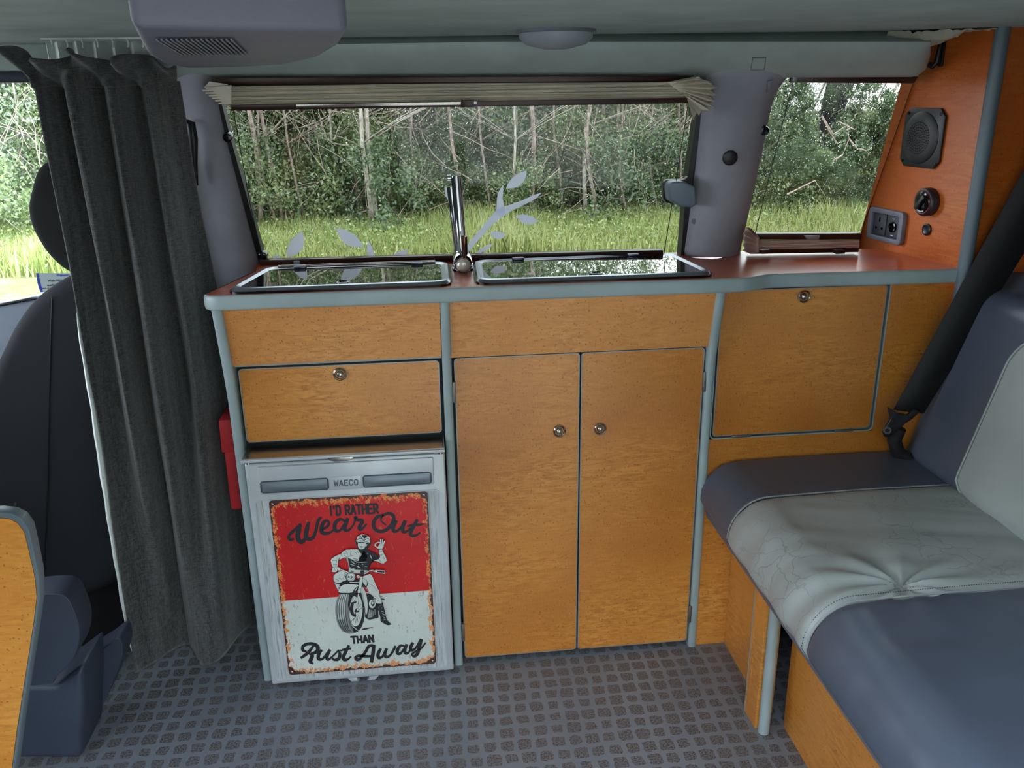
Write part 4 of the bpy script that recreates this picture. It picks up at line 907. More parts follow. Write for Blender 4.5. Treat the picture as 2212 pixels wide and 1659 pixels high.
# ------------------------------------------------------------------ bench seat
bs = thing('bench_box', 'maple bench box with a grey edging board under the leather seat', 'bench')
box('front_panel', .577, .592, -.215, -.002, RZ, .309, WOOD, bs)
box('support_board', .542, .592, -.232, -.2175, RZ, .309, WOOD, bs); box('support_board', .5425, .557, -.268, -.232, RZ, .309, WOOD, bs)
tube('board_joint', [(.5415, -.2178, RZ), (.5415, -.2178, .309)], .0011, ALU, bs, 6)
bm = tube_bm([(.556, -.279, RZ), (.556, -.279, .309)], .0105, 16); done(bm, 'support_tube', EDGE, bs, smooth=.8)
box('front_panel', .60, .615, -1.25, -.268, RZ, .309, WOOD, bs)
box('seat_board', .513, 1.05, -1.25, -.004, .309, .3235, plain('board_grey', (96, 100, 114), .5), bs, bevel=.003)
SB, ST = .3235, .432
BTN = Vector((.655, -.485))
def seat_pt(s, y, flat=1.0):
    """s in 0..1 along the section: lower front edge, up the rounded front, over the top to the back"""
    if s < .12: t = s/.12; x, z = lerp(.518, .497, t**.7), lerp(SB, SB+.028, t); n = Vector((-1, 0, 0))
    elif s < .30:
        t = (s-.12)/.18; a = t*PI/2; x, z = .497+.072*(1-math.cos(a)), SB+.028+(ST-SB-.028)*math.sin(a); n = Vector((-math.cos(a), 0, math.sin(a)))
    else: t = (s-.30)/.70; x, z = lerp(.569, .99, t), ST+.003*math.sin(PI*t); n = Vector((0, 0, 1))
    return Vector((x, y, z)), n
def seat_strip(name, y0, y1, mat, puff, wrinkle, parent, ny, ns):
    rows = []
    for j in range(ny+1):
        v = j/ny; y = lerp(y0, y1, v); r = []
        for i in range(ns+1):
            s = i/ns; p, n = seat_pt(s, y); e = min(v, 1-v)*abs(y1-y0); d = puff*min(1, (e/.02))**.5-.0022*math.exp(-e/.003)
            if wrinkle:
                q = Vector((p.x, y))-BTN; rr = q.length; th = math.atan2(q.y, q.x)
                d += wrinkle*(.0060*math.exp(-rr/.11)*math.cos(th*9+1.2+2.0*math.sin(th*2))*min(1, rr/.02) - .010*math.exp(-(rr/.03)**2))
                d += wrinkle*.0026*noise.noise(Vector((p.x*5+p.z*4, y*26+p.x*7, 1.7)))*1.3
                d += wrinkle*.0030*max(0, 1-abs(p.x-.55)/.09)*noise.noise(Vector((p.x*30+p.z*20, y*13, 4.1)))
            else: d += .0014*noise.noise(Vector((p.x*5, y*7, 2.2)))
            r.append(p+n*d)
        rows.append(r)
    return grid(name, rows, mat, parent)
sc_ = thing('seat_cushion', 'slate and pale grey leather bench seat cushion with creases', 'cushion')
seat_strip('side_cover', -.006, -.176, LDARK, .002, 0, sc_, 30, 60)['label'] = 'slate leather strip next to the cabinet'
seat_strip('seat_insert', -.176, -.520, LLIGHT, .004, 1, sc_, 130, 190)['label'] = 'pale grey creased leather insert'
seat_strip('side_cover', -.520, -1.24, LDARK, .006, .35, sc_, 90, 80)['label'] = 'slate leather middle section'
prism('end_face', [seat_pt(i/20, -.006)[0] for i in range(21)]+[Vector((.99, -.006, SB))], (0, -.004, 0), LDARK, sc_)
for y in (-.176, -.520):
    pts = [seat_pt(i/40, y)[0]+seat_pt(i/40, y)[1]*.0015 for i in range(41)]; tube('piping', pts, .0017, LLIGHT, sc_, 6)
    yy = y-.008 if y > -.3 else y+.009
    bm = bmesh.new()
    for i in range(0, 150):
        s = .02+i/155; p, n = seat_pt(s, yy); q_, _ = seat_pt(s+.003, yy); h = .0046 if (y > -.3) == (yy < y) else .0046
        box_ = tube_bm([p+n*h, q_+n*h], .0005, 4, bm)
    o = done(bm, 'stitching', INK, sc_); o['kind'] = 'stuff'
# backrest
bk = thing('backrest_cushion', 'slate and pale grey leather bench backrest leaning behind the seat', 'cushion')
def back_pt(h, y):
    lean = .27
    return Vector((.915+lean*h, y, .428+h))
def back_strip(name, y0, y1, h0, h1, mat, off, parent, ny=30, nh=40, round_end=True, hr=.035):
    rows = []
    for j in range(ny+1):
        v = j/ny; y = lerp(y0, y1, v); r = []
        for i in range(nh+1):
            t = i/nh; h = lerp(h0, h1, t); p = back_pt(h, y); ed = abs(y-y0) if round_end else 1
            dr_ = 0
            if round_end and ed < hr: dr_ += hr-math.sqrt(max(0, hr*hr-(hr-ed)**2))
            ht = h1-h
            if ht < .05: dr_ += .05-math.sqrt(max(0, .0025-(.05-ht)**2))
            if h < .03: dr_ += (.03-math.sqrt(max(0, .0009-(.03-h)**2)))*.7
            n = Vector((-1, 0, .27)).normalized(); r.append(p-n*dr_+n*(off+.0012*noise.noise(Vector((y*8, h*8, 3)))))
        # top and back
        e = back_pt(h1, y); r += [e+Vector((.06, 0, .012)), e+Vector((.13, 0, .010)), e+Vector((.15, 0, -.02)), back_pt(0, y)+Vector((.15, 0, 0))]
        rows.append(r)
    return grid(name, rows, mat, parent)
back_strip('side_cover', -.008, -1.24, 0, .372, LDARK, 0, bk, 120, 40)['label'] = 'slate leather border'
prism('end_face', [back_pt(0, -.012)+Vector((.02, 0, 0)), back_pt(.37, -.012)+Vector((.045, 0, 0)), back_pt(.372, -.012)+Vector((.13, 0, .01)), back_pt(0, -.012)+Vector((.15, 0, 0))], (0, -.012, 0), LDARK, bk)
# insert with a rounded upper corner
bn = Vector((-1, 0, .27)).normalized()
prof = []
for k in range(25):
    h = .002+.315*k/24; yb = -.198-.030*max(0, 1-h/.03)
    if h > .245: q = (h-.245)/.072; yb -= .075*(1-math.sqrt(max(0, 1-q*q)))
    prof.append((h, yb))
rows = []
for h, yb in prof:
    hq = max(0, .03-h); dr_ = (.03-math.sqrt(max(0, .0009-hq*hq)))*.7 if h < .03 else 0
    rows.append([back_pt(h, lerp(yb, -1.05, j/30))+bn*(.0032-dr_+(.003*math.sin(PI*min(1, j/6)/2)-.002*(j == 0))) for j in range(31)])
grid('back_insert', rows, LBACK, bk)['label'] = 'pale grey leather insert'
tube('piping', [back_pt(h, yb)+bn*(.0035-((.03-math.sqrt(max(0, .0009-max(0, .03-h)**2)))*.7 if h < .03 else 0)) for h, yb in prof]+[back_pt(.317, -1.0)+bn*.0035], .0018, LBACK, bk, 6)
# seat belt
sb = thing('seat_belt', 'black seat belt webbing running down beside the backrest to its buckle', 'seat belt')
A0, A1 = PX(1930, 885, y=-.055), PX(1995, 893, y=-.055); T0, T1 = PX(2330, 150, y=-.10), PX(2410, 230, y=-.10)
M0, M1 = PX(2150, 462, y=-.085), PX(2212, 492, y=-.085)
rows = []
for k in range(21):
    t = k/20; rows.append([lerp(A0, T0, t), lerp(lerp(A0, T0, t), lerp(A1, T1, t), .5)+Vector((-.002, -.001, 0)), lerp(A1, T1, t)])
grid('webbing', rows, BELT, sb, solid=.0014)
prism('tongue', [PX(x, y, y=-.062) for x, y in ((1920, 880), (1940, 893), (1962, 897), (1975, 884), (1988, 890), (1968, 908), (1955, 916), (1935, 935), (1922, 946), (1912, 944), (1908, 935), (1925, 905))], (0, .007, 0), plain('tongue_dark', (40, 40, 44), .4, .3), sb, bevel=.0015)
ring('slot', [PX(1917+9*math.cos(a), 930+8*math.sin(a), y=-.0635) for a in [k*PI/6 for k in range(12)]], [PX(1917+5*math.cos(a), 930+4*math.sin(a), y=-.0635) for a in [k*PI/6 for k in range(12)]], (0, .002, 0), STEEL, sb)
tube('lower_strap', [PX(1945, 925, y=-.05), PX(1932, 950, y=-.045), PX(1940, 978, y=-.04), PX(1965, 990, y=-.05)], [.012, .014, .014, .01], BELT, sb, 10)

# ------------------------------------------------------------------ left side: curtain, cab seat, board, fire blanket
ct = thing('curtain', 'dark charcoal woven curtain with white lining hanging beside the cab', 'curtain')
cTop = [(-.655, -.02), (-.632, .04), (-.600, -.035), (-.575, .05), (-.545, -.02), (-.520, .07), (-.495, .01), (-.475, .07), (-.462, .09)]
cMid = [(-.663, 0), (-.632, .05), (-.603, -.01), (-.580, .07), (-.548, .0), (-.520, .09), (-.487, .03), (-.462, .09), (-.440, .13)]
cBot = [(-.680, 0), (-.650, .025), (-.618, .075), (-.590, .085), (-.562, .035), (-.538, .010), (-.512, .03), (-.490, .10), (-.470, .145)]
def cpath(z):
    if z > .62: t = (z-.62)/.58; return [((1-t)*np.array(b)+t*np.array(a)) for a, b in zip(cTop, cMid)]
    t = z/.62; return [((1-t)*np.array(b)+t*np.array(a)) for a, b in zip(cMid, cBot)]
rows = []
for i in range(91):
    z = lerp(.028, 1.178, i/90); S = spline(cpath(z), 14); r = []
    for j, p in enumerate(S):
        u = j/(len(S)-1); nz = noise.noise(Vector((u*7, z*3, .3)))*.006+noise.noise(Vector((u*26, z*4, 7)))*.003
        pinch = math.exp(-((z-1.178)/.03)**2)*.25
        zz = z + (math.sin(u*9)*.004 if i == 0 else 0)
        r.append((p[0]+nz*.6, p[1]+nz, zz))
    rows.append(r)
grid('drape', rows, CURT, ct, solid=.003)
rows = []
hd = [(-.700, -.035), (-.672, .02), (-.640, -.05), (-.608, .035), (-.585, -.05), (-.548, .05), (-.528, -.03), (-.498, .06), (-.470, .02), (-.452, .06)]
for i in range(13):
    t = i/12; top_ = spline(hd, 12); S0 = spline([cTop[0]]+cTop, 12); r = []
    for j in range(len(top_)):
        u = j/(len(top_)-1); a = S0[j]; b = top_[j]; f = t**1.3; zt = 1.222-.014*u+.010*math.sin(u*17+1)
        r.append((lerp(a[0], b[0], f), lerp(a[1], b[1], f)-.004, lerp(1.170, zt, t)+.002*math.sin(u*40+t*5)))
    rows.append(r)
grid('gathered_header', rows, CURT, ct, solid=.004)
rows = [[(x, y, lerp(1.195, 1.243, i/6)) for x, y in [(lerp(-.665, -.49, j/40), .080+.010*math.sin(j*.9)) for j in range(41)]] for i in range(7)]
grid('header_lining', rows, WHITE, ct, solid=.002)['label'] = 'white lining behind the gathered heading'
rows = []
for i in range(61):
    z = lerp(.075, .80, i/60); p = cpath(z)[0]; wv = .0014*math.sin(z*70)+.0016*noise.noise(Vector((z*9, 2, 0)))+.004*math.sin(PI*i/60)**.4
    q = .0095*max(0, math.sin(PI*i/60))**.3+wv*.4; rows.append([(p[0]-q, p[1]+.008, z), (p[0]-q*.6, p[1]+.003, z), (p[0]+.002, p[1]+.010, z)])
grid('lining_edge', rows, plain('lining_white', (226, 234, 232), .7), ct, solid=.002)['label'] = 'white lining along the free edge'
for k in range(8): 
    x, y = lerp(-.645, -.475, k/7), .05
    tube('hook', [(x, y, 1.232), (x+.003, y-.006, 1.238), (x, y-.003, 1.246)], .0012, WHITE, ct, 6)
tube('track', [(-.66, .048, 1.2475), (-.45, .048, 1.2475)], .0035, WHITE, ct, 8)

cs = thing('cab_seat', 'black cloth cab seat with a rounded headrest behind the curtain', 'car seat')
Y = .125
def sil(name, pts, y, dep, mat, bev, seg=4, sm=6):
    P = [tuple(p) for p in spline(list(pts)+[pts[0]], sm)[:-1]] if sm else pts
    return prism(name, [PX(px, py, y=y) for px, py in P], (0, dep, 0), mat, cs, bevel=bev, seg=seg)
sil('headrest', [(62, 420), (80, 365), (120, 340), (165, 335), (190, 400), (195, 520), (185, 585), (150, 590), (105, 555), (70, 500), (58, 455)], Y, .26, HEADREST, .02)
sil('headrest_post', [(165, 580), (185, 580), (190, 640), (168, 640)], Y+.06, .012, STEEL, .002, 2, 0)
sil('backrest', [(-10, 780), (30, 700), (75, 645), (140, 602), (190, 600), (230, 660), (262, 900), (275, 1140), (262, 1250), (160, 1300), (40, 1320), (-60, 1300), (-120, 1100)], Y-.02, .42, DKSEAT, .03)
tube('backrest_seam', [PX(112, 640, y=Y-.021), PX(106, 860, y=Y-.021), PX(103, 1060, y=Y-.021), PX(92, 1290, y=Y-.021)], .0012, BLACK, cs, 6)
lathe('backrest_screw', [(.004, 0), (.003, .002), (0, .0022)], PX(33, 1089, y=Y-.021), (0, -1, 0), STEEL, cs, 10)
sil('seat_hinge_cover', [(30, 1290), (130, 1284), (160, 1320), (172, 1370), (160, 1420), (120, 1465), (105, 1478), (20, 1475), (-40, 1400)], -.235, .06, BLUEP, .012)
sil('seat_pedestal', [(-60, 1484), (120, 1484), (178, 1440), (180, 1520), (176, 1640), (-60, 1640)], -.20, .12, BLUEP, .012, sm=0)
sil('side_shield', [(174, 1470), (184, 1430), (228, 1398), (258, 1380), (264, 1420), (236, 1492), (215, 1533), (190, 1540), (178, 1510)], -.09, .06, BLUEP, .012)
sil('seat_frame', [(172, 1250), (300, 1200), (300, 1330), (180, 1440), (160, 1300)], Y+.03, .30, BLACK, .01, sm=0)
sil('label_strip', [(166, 1268), (188, 1242), (222, 1214), (210, 1240), (178, 1282)], Y+.0, .03, plain('pale_strip', (96, 110, 114), .5), .001, 2, 0)
bdd = thing('plywood_board', 'maple board with a grey rubber edge standing at the lower left', 'board')
oq = [(-60, 1108), (-5, 1106), (25, 1109), (47, 1120), (62, 1142), (72, 1185), (84, 1245), (86, 1290), (78, 1350), (45, 1566), (30, 1680), (-200, 1760)]
YB = -.60
iq = [(-52, 1120), (-6, 1119), (20, 1121), (38, 1131), (52, 1150), (62, 1190), (75, 1248), (79, 1290), (72, 1348), (38, 1566), (24, 1672), (-190, 1748)]
prism('board', [PX(x, y, y=YB) for x, y in iq], (0, .015, 0), WOOD, bdd); ring('edging', [PX(x, y, y=YB-.0012) for x, y in oq], [PX(x, y, y=YB-.0012) for x, y in iq], (0, .0175, 0), EDGE_D, bdd, bevel=.0015)
fb = thing('fire_blanket_pouch', 'red pouch hanging on the end of the fridge unit', 'pouch')
prism('pouch', [(-.450, .02, .375), (-.4245, .02, .375), (-.4245, .02, .565), (-.448, .02, .565)], (0, .14, 0), RED, fb, bevel=.006, seg=3)
prism('flap', [(-.4525, .018, .50), (-.4245, .018, .50), (-.4245, .018, .568), (-.4505, .018, .568)], (0, .144, 0), RED, fb, bevel=.003)
# sticker in the cab window
st = thing('window_sticker', 'white and blue heater sticker in the cab window beside the headrest', 'sticker')
YS = Y3-.001
def sq(name, q, k, mat):
    bm = bmesh.new(); bm.faces.new([bm.verts.new(PX(x, y, y=YS-k*.0003)) for x, y in q]); return done(bm, name, mat, st)
sq('paper', [(78, 590), (190, 590), (190, 632), (87, 631)], 0, plain('sticker_white', (196, 210, 214), .5)); sq('stripe', [(78, 590), (83, 590), (86, 608), (93, 631), (87, 631), (81, 612)], 1, plain('sticker_blue', (40, 70, 190), .5))
def txt(s, px, py, h, mat, name='lettering'):
    cu = bpy.data.curves.new('t', 'FONT'); cu.body = s; cu.size = 1; cu.offset = .02; to = bpy.data.objects.new('t', cu); COL.objects.link(to); bpy.context.view_layer.update()
    me = bpy.data.meshes.new_from_object(to.evaluated_get(bpy.context.evaluated_depsgraph_get())); bpy.data.objects.remove(to)
    a = PX(px, py, y=YS-.0007); s_ = (PX(px, py-h, y=YS)-PX(px, py, y=YS)).length/.7
    me.transform(Matrix.Translation(a) @ Matrix.Rotation(PI/2, 4, 'X') @ Matrix.Scale(s_, 4)); return link(name, me, mat, st)
txt('Webasto', 122, 597, 5, plain('logo_blue', (50, 60, 190), .5)); txt('With Webasto', 103, 609, 5, INK); txt('auxiliary heater', 102, 618, 4.5, INK); txt('Switch off main unit', 90, 624, 2.6, INK)

# ------------------------------------------------------------------ outside
ZG = -.56
def ground():
    m = M('meadow_ground'); v = m.coord(); n = m.noise(v, 3, 5, .6)
    sp = m.n('SeparateXYZ'); m.l(v, sp.inputs[0]); far = m.math('GREATER_THAN', m.math('ADD', sp.outputs[1], m.math('MULTIPLY', n, 1.5)), 7.2)
    gcol = m.ramp(n, [(.3, srgb(84, 84, 50)), (.5, srgb(116, 116, 70)), (.7, srgb(146, 132, 96))]); rcol = m.ramp(m.noise(v, 40, 4), [(.3, srgb(104, 102, 94)), (.7, srgb(140, 138, 128))])
    m.l(m.mix(far, rcol, gcol), m.b.inputs['Base Color']); m.b.inputs['Roughness'].default_value = .95
    m.bump(m.noise(v, 30, 4), .6, .05); return m.m
gr = tag(box('ground', -60, 60, -60, 60, ZG-.1, ZG, ground()), 'grassy verge outside the van', kind='structure')
def leafmat(name, a, b, c_, tr=.35):
    m = M(name); g = m.n('NewGeometry'); v = m.coord((1, 1, 1)); n = m.noise(v, 1.3, 2)
    f = m.math('ADD', m.math('MULTIPLY', g.outputs['Random Per Island'], .6), m.math('MULTIPLY', n, .45))
    col = m.ramp(f, [(.2, srgb(*a)), (.55, srgb(*b)), (.9, srgb(*c_))])
    d = m.n('BsdfDiffuse'); t = m.n('BsdfTranslucent'); mx = m.n('MixShader'); mx.inputs[0].default_value = tr
    m.t.nodes.remove(m.b); m.l(col, d.inputs[0]); m.l(col, t.inputs[0]); gl = m.n('BsdfGlossy'); gl.inputs['Roughness'].default_value = .4; gl.inputs[0].default_value = (1, 1, 1, 1)
    m.l(d.outputs[0], mx.inputs[1]); m.l(t.outputs[0], mx.inputs[2]); mx2 = m.n('MixShader'); mx2.inputs[0].default_value = .06
    m.l(mx.outputs[0], mx2.inputs[1]); m.l(gl.outputs[0], mx2.inputs[2]); m.l(mx2.outputs[0], m.o.inputs[0]); return m.m
LEAF = leafmat('green_leaves', (88, 104, 70), (136, 156, 104), (190, 200, 142))
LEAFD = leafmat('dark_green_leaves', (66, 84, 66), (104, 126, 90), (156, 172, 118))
GRASS = leafmat('grass_blades', (140, 152, 84), (184, 194, 122), (222, 216, 168), .4)
def bark(name, a, b, c_):
    m = M(name); v = m.coord((1, 1, .25)); n = m.noise(v, 30, 5, .7)
    m.l(m.ramp(n, [(.35, srgb(*a)), (.5, srgb(*b)), (.65, srgb(*c_))]), m.b.inputs['Base Color']); m.b.inputs['Roughness'].default_value = .9; return m.m
BARK = bark('alder_bark', (104, 88, 82), (158, 138, 130), (196, 178, 170)); BIRCH = bark('birch_bark', (110, 98, 90), (190, 178, 168), (216, 208, 200)); TWIG = bark('dead_twigs', (140, 118, 108), (178, 156, 144), (204, 186, 174))
def leaf_mesh(name, n, ext, size, clumps, mat, hollow=.0):
    cl = rng.uniform(-1, 1, (clumps, 3)); cl = cl[(cl**2).sum(1) < 1.2]; k = rng.integers(0, len(cl), n)
    c = cl[k]*ext + rng.normal(0, 1, (n, 3))*np.array(ext)*.13
    a = rng.normal(0, 1, (n, 3)); a /= np.linalg.norm(a, axis=1)[:, None]; b = rng.normal(0, 1, (n, 3)); b -= (a*b).sum(1)[:, None]*a; b /= np.linalg.norm(b, axis=1)[:, None]
    s = rng.uniform(.6, 1.3, (n, 1))*size; V = np.stack([c-a*s, c-b*s*.5+a*s*.1, c+a*s, c+b*s*.5+a*s*.1], 1).reshape(-1, 3)
    me = bpy.data.meshes.new(name); me.vertices.add(len(V)); me.vertices.foreach_set('co', V.ravel()); me.loops.add(4*n); me.loops.foreach_set('vertex_index', np.arange(4*n, dtype=np.int32))
    me.polygons.add(n); me.polygons.foreach_set('loop_start', np.arange(0, 4*n, 4, dtype=np.int32)); me.update(); me.validate(); me.materials.append(mat); return me
CR = [leaf_mesh('crown', 12000, (1.0, .8, 1.9), .027, 110, LEAF), leaf_mesh('crown', 12000, (1.1, .8, 1.6), .029, 80, LEAF), leaf_mesh('crown', 12000, (1.1, .9, 1.7), .029, 90, LEAFD), leaf_mesh('crown', 10000, (1.2, .8, 2.2), .031, 60, LEAFD)]
BUSH = [leaf_mesh('bush_leaves', 5500, (.8, .5, .55), .024, 50, LEAF), leaf_mesh('bush_leaves', 5500, (.9, .5, .7), .026, 50, LEAFD)]
def trunk_mesh(name, h, r, lean, mat, nb=5, wig=.12):
    bm = bmesh.new(); n = 9; ph = random.uniform(0, 6); pts = [Vector((lean*(i/n)*h+wig*math.sin(i*.9+ph)*.4, wig*.5*math.sin(i*1.3+ph), h*i/n)) for i in range(n+1)]
    tube_bm(pts, [r*(1-.6*i/n) for i in range(n+1)], 8, bm)
    for k in range(nb*2):
        i = random.randint(2, n-1); p = pts[i]; a = random.uniform(-1, 1); L = random.uniform(.5, 1.5); s = random.choice((-1, 1)); q = [p, p+Vector((s*L*.4, a*.3, L*.25)), p+Vector((s*L*.75, a*.5, L*.42)), p+Vector((s*L, a*.6, L*.8))]
        tube_bm(q, [r*.33, r*.22, r*.15, .002], 5, bm)
    me = bpy.data.meshes.new(name); bm.to_mesh(me); bm.free(); me.materials.append(mat)
    for p in me.polygons: p.use_smooth = True
    return me
TR = [trunk_mesh('trunk', 5.2, .034, .02, BARK), trunk_mesh('trunk', 5.2, .026, -.03, BARK, 10), trunk_mesh('trunk', 5.2, .032, .04, BIRCH, 8), trunk_mesh('trunk', 5.2, .017, -.08, BARK, 11, .2), trunk_mesh('trunk', 5.2, .020, .09, BIRCH, 8, .2)]
def put(me, name, parent, loc=(0, 0, 0), rz=0, sc=1, ry=0):
    o = bpy.data.objects.new(name, me); COL.objects.link(o); o.parent = parent; o.location = loc; o.rotation_euler = (0, ry, rz)
    o.scale = (sc, sc, sc) if not isinstance(sc, tuple) else sc; return o
def tree(px, dist, ti, ci, label, group, crown_z=2.6, s=1.0, lab_name='tree'):
    p = PX(px, 500, y=dist); t = thing(lab_name, label, 'tree', group); t.location = (p.x, dist, ZG)
    put(TR[ti], 'trunk', t, (0, 0, -.05), random.uniform(-.4, .4), (1, 1, 1 if px < 1150 else .56))
    if ci is not None:
        for k in range(1): put(CR[ci], 'crown', t, (random.uniform(-.3, .3), .5, crown_z), random.choice((0, PI))+random.uniform(-.5, .5), s)
    return t
singles = [(560, 9.9, 0, 'brown leaning trunk nearest the left end of the kitchen window'), (606, 10.0, 1, 'brown forked trunk second from the left of the kitchen window'), (796, 9.8, 2, 'pale birch trunk with a twin stem behind the left half of the window'), (806, 9.9, 2, 'pale twin stem leaning right beside the birch in the left half'),
           (757, 11.2, 3, 'thin crooked trunk just left of the pale birch'), (1098, 9.9, 4, 'pale trunk leaning right behind the vinyl branch'), (1256, 10.2, 2, 'pale straight trunk right of the vinyl branch'), (1345, 10.6, 1, 'grey trunk behind the right part of the kitchen window'), (1405, 10.4, 3, 'thin trunk nearest the window catch')]
for px, dd, ti, lb in singles: tree(px, dd, ti, random.choice((0, 1, None)), lb, None, 3.4, .8)
random.seed(21)
for k, px in enumerate(range(-150, 2300, 62)):
    dd = random.uniform(10.5, 12.6); gap = 1640 < px < 2300
    tree(px+random.uniform(-20, 20), dd, random.randint(0, 4), random.choice((0, 1, 2)), 'leafy tree in the belt of trees behind the verge', 'trees in the belt behind the verge', (random.uniform(1.6, 2.6) if px < 1150 else random.uniform(.9, 1.1)) if not gap else random.uniform(.45, .7), (1.0 if px < 1250 else .85) if not gap else .5)
for k, px in enumerate(range(-200, 1620, 74)):
    gap = px > 1350
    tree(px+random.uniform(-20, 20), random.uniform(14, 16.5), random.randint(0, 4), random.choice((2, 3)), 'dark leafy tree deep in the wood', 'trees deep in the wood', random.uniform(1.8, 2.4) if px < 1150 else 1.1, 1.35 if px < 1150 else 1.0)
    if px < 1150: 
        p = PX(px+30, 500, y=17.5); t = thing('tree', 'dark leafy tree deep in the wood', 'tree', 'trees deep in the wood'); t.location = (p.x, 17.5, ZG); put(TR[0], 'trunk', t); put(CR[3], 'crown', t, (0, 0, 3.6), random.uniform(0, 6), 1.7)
# tall trees whose tops show in the lids
for k, px in enumerate(range(200, 1150, 110)):
    tree(px, 12.5+random.uniform(0, 1.5), 0, random.choice((1, 2)), 'tall tree rising above the others', 'tall trees above the belt', random.uniform(4.2, 5.2), 1.1)
for k, px in enumerate(range(530, 1500, 68)):
    tree(px+random.uniform(-18, 18), random.uniform(9.9, 10.7), random.choice((0, 1, 3, 3, 4)), None, 'thin bare trunk standing at the front edge of the wood', 'thin bare trunks at the edge of the wood')
# big dark tree behind the small window
bt = thing('tree', 'thick dark tree trunk with hanging boughs behind the small rear window', 'tree'); p = PX(1790, 500, y=10.2); bt.location = (p.x, 10.2, ZG)
a = PX(1797, 560, y=10.2)-Vector((p.x, 10.2, ZG))
bm = tube_bm([Vector((.0, 0, 0)), PX(1790, 320, y=10.2)-bt.location, PX(1800, 230, y=10.2)-bt.location, PX(1822, 160, y=10.2)-bt.location, PX(1850, 20, y=10.2)-bt.location], [.12, .14, .16, .18, .19], 10); done(bm, 'trunk', bark('dark_bark', (40, 36, 38), (70, 64, 66), (104, 96, 96)), bt, smooth=1)
bm = bmesh.new()
for q in ([(1775, 250), (1800, 290), (1830, 270), (1834, 300), (1820, 335)], [(1834, 300), (1850, 320), (1870, 325), (1880, 322)], [(1820, 335), (1802, 345), (1797, 358)], [(1775, 250), (1790, 280), (1808, 310), (1818, 308)], [(1700, 420), (1760, 390), (1780, 420)], [(1810, 262), (1845, 280), (1850, 277)]):
    tube_bm([PX(x, y, y=8.2)-bt.location for x, y in q], [.011, .009, .008, .006, .005][:len(q)-1]+[.003], 5, bm)
done(bm, 'dead_bough', TWIG, bt, smooth=1)
for i, (px, py, s) in enumerate(((1690, 260, .5), (1740, 400, .5), (1850, 430, .45), (1900, 400, .4), (1680, 420, .5), (1880, 270, .30), (1770, 200, .38), (1700, 190, .4), (1930, 330, .3), (1765, 345, .30), (1815, 385, .34), (1720, 350, .3), (1840, 460, .3))):
    q = PX(px, py, y=9.9 if i < 9 else 9.3); put(CR[i % 4], 'crown', bt, q-bt.location, random.uniform(0, 6), (s*.8, s*.8, s*.36))
SPR = leaf_mesh('leaf_spray', 1500, (1.0, .5, .7), .055, 26, LEAFD)
for i, (px, py, s) in enumerate(((1690, 200, .42), (1730, 250, .4), (1680, 290, .45), (1870, 190, .35), (1900, 240, .4), (1860, 290, .5), (1930, 290, .45), (1950, 230, .3), (1830, 330, .5), (1700, 340, .5), (1890, 330, .45))):
    q = PX(px, py, y=9.7); put(SPR, 'leaf_spray', bt, q-bt.location, i*1.3, s)
# thicket of bushes in front of the wood
for k, px in enumerate(range(-120, 2200, 88)):
    p = PX(px+random.uniform(-30, 30), 500, y=10.6); t = thing('bush', 'low leafy bush at the edge of the wood', 'bush', 'bushes at the edge of the wood'); t.location = (p.x, 10.6+random.uniform(-.3, .5), ZG)
    put(BUSH[k % 2], 'foliage', t, (0, -.4*(k % 3), .45+.5*(k % 3 == 1)), random.uniform(0, 6), random.uniform(.8, 1.25))
# dead twigs hanging among the trunks
bm = bmesh.new()
for k in range(650):
    px = random.uniform(-100, 2000); py = random.uniform(200, 520); y = random.uniform(9.7, 10.8); p = PX(px, py, y=y); a = random.uniform(-1.2, 1.2); L = random.uniform(.3, 1.1)
    d = Vector((math.sin(a), random.uniform(-.3, .3), math.cos(a)*random.choice((1, 1, -.5)))); q = [p]
    for i in range(4): d = (d+Vector((random.uniform(-.35, .35), 0, random.uniform(-.3, .3)))).normalized(); q.append(q[-1]+d*L/4)
    tube_bm(q, [.007, .006, .0045, .003, .002], 4, bm)
tw = tag(done(bm, 'dead_branches', TWIG, None, smooth=1), 'tangle of bare grey twigs between the trunks', 'branches', kind='stuff')
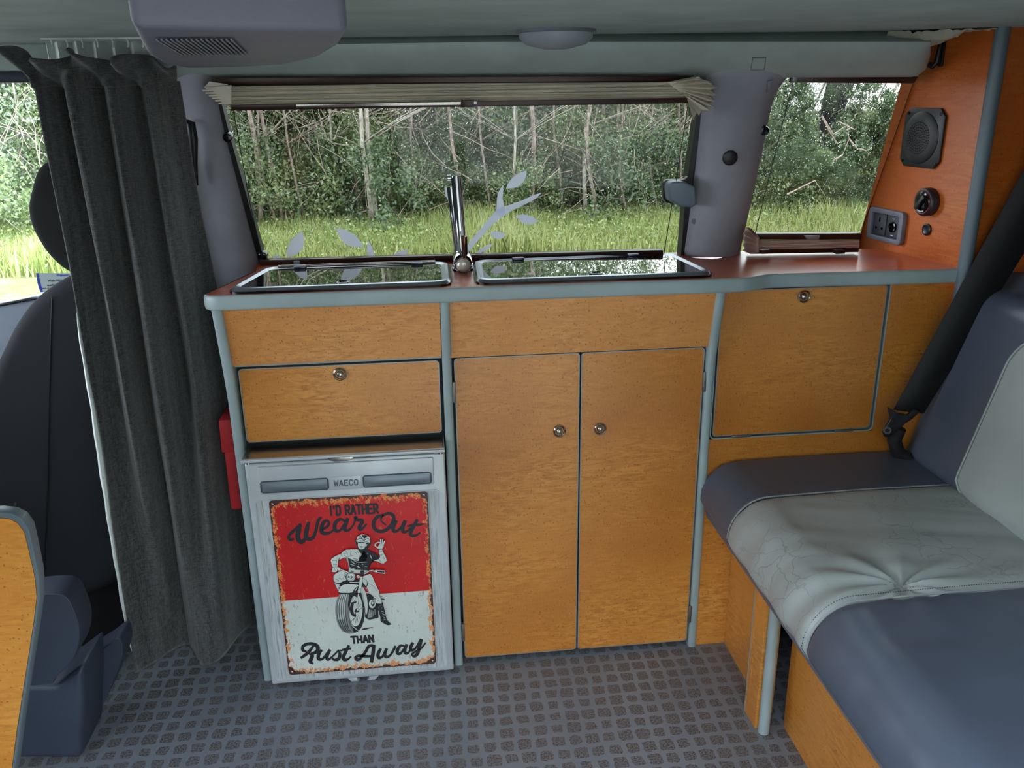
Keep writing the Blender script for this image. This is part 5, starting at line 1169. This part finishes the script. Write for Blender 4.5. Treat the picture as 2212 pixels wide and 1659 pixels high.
# long grass
def grass_mesh(n, x0, x1, y0, y1, h0, h1):
    x = rng.uniform(x0, x1, n); y = rng.uniform(y0, y1, n); h = rng.uniform(h0, h1, n)*(1+.5*np.sin(x*2.1)*np.sin(x*.7+1)); a = rng.uniform(0, PI, n); lx = rng.normal(0, .22, n)*h; ly = rng.normal(0, .15, n)*h; wd = rng.uniform(.006, .014, n)
    b = np.stack([x, y, np.full(n, ZG)], 1); dx = np.stack([np.cos(a)*wd, np.sin(a)*wd, np.zeros(n)], 1); mid = b+np.stack([lx*.35, ly*.35, h*.6], 1); tip = b+np.stack([lx, ly, h], 1)
    V = np.stack([b-dx, b+dx, mid+dx*.7, tip, mid-dx*.7], 1).reshape(-1, 3); me = bpy.data.meshes.new('long_grass'); me.vertices.add(5*n); me.vertices.foreach_set('co', V.ravel())
    me.loops.add(5*n); me.loops.foreach_set('vertex_index', np.arange(5*n, dtype=np.int32)); me.polygons.add(n); me.polygons.foreach_set('loop_start', np.arange(0, 5*n, 5, dtype=np.int32)); me.update(); me.validate(); me.materials.append(GRASS); return me
g = tag(link('long_grass', grass_mesh(60000, -9, 8, 7.4, 10.9, .06, .26)), 'long pale grass and weeds along the edge of the wood', 'grass', kind='stuff')

# unseen trees added behind the camera to cut low sky light indoors
for k in range(14):
    t = thing('tree', 'unseen tree added behind the open door to block low sky light', 'tree', 'unseen trees added to block low sky light'); t.location = (-11+k*1.7, -10-1.5*(k % 3), ZG)
    put(TR[k % 5], 'trunk', t); put(CR[k % 4], 'crown', t, (0, 0, 3.4+.9*(k % 2)), k*1.1, 2.2)

# a second front seat out of view, added so its back shades the floor
dv = thing('cab_seat', 'unseen black cloth front seat by the sliding door, added to shade the floor', 'car seat')
box('backrest', -.86, -.68, -1.28, -.82, .30, .95, DKSEAT, dv, bevel=.05, seg=4); box('seat_base', -1.25, -.66, -1.30, -.80, RZ, .32, DKSEAT, dv, bevel=.03, seg=3)
box('headrest', -.84, -.74, -1.18, -.92, .97, 1.14, HEADREST, dv, bevel=.035, seg=4)

WEED = leafmat('weed_leaves', (112, 140, 72), (164, 186, 108), (214, 214, 150), .4)
me = leaf_mesh('weed_leaves', 26000, (8.5, 1.6, .12), .022, 900, WEED); wd_ = link('low_weeds', me); wd_.location = (-.5, 9.2, ZG+.10)
tag(wd_, 'low leafy weeds growing among the long grass', 'weeds', kind='stuff')
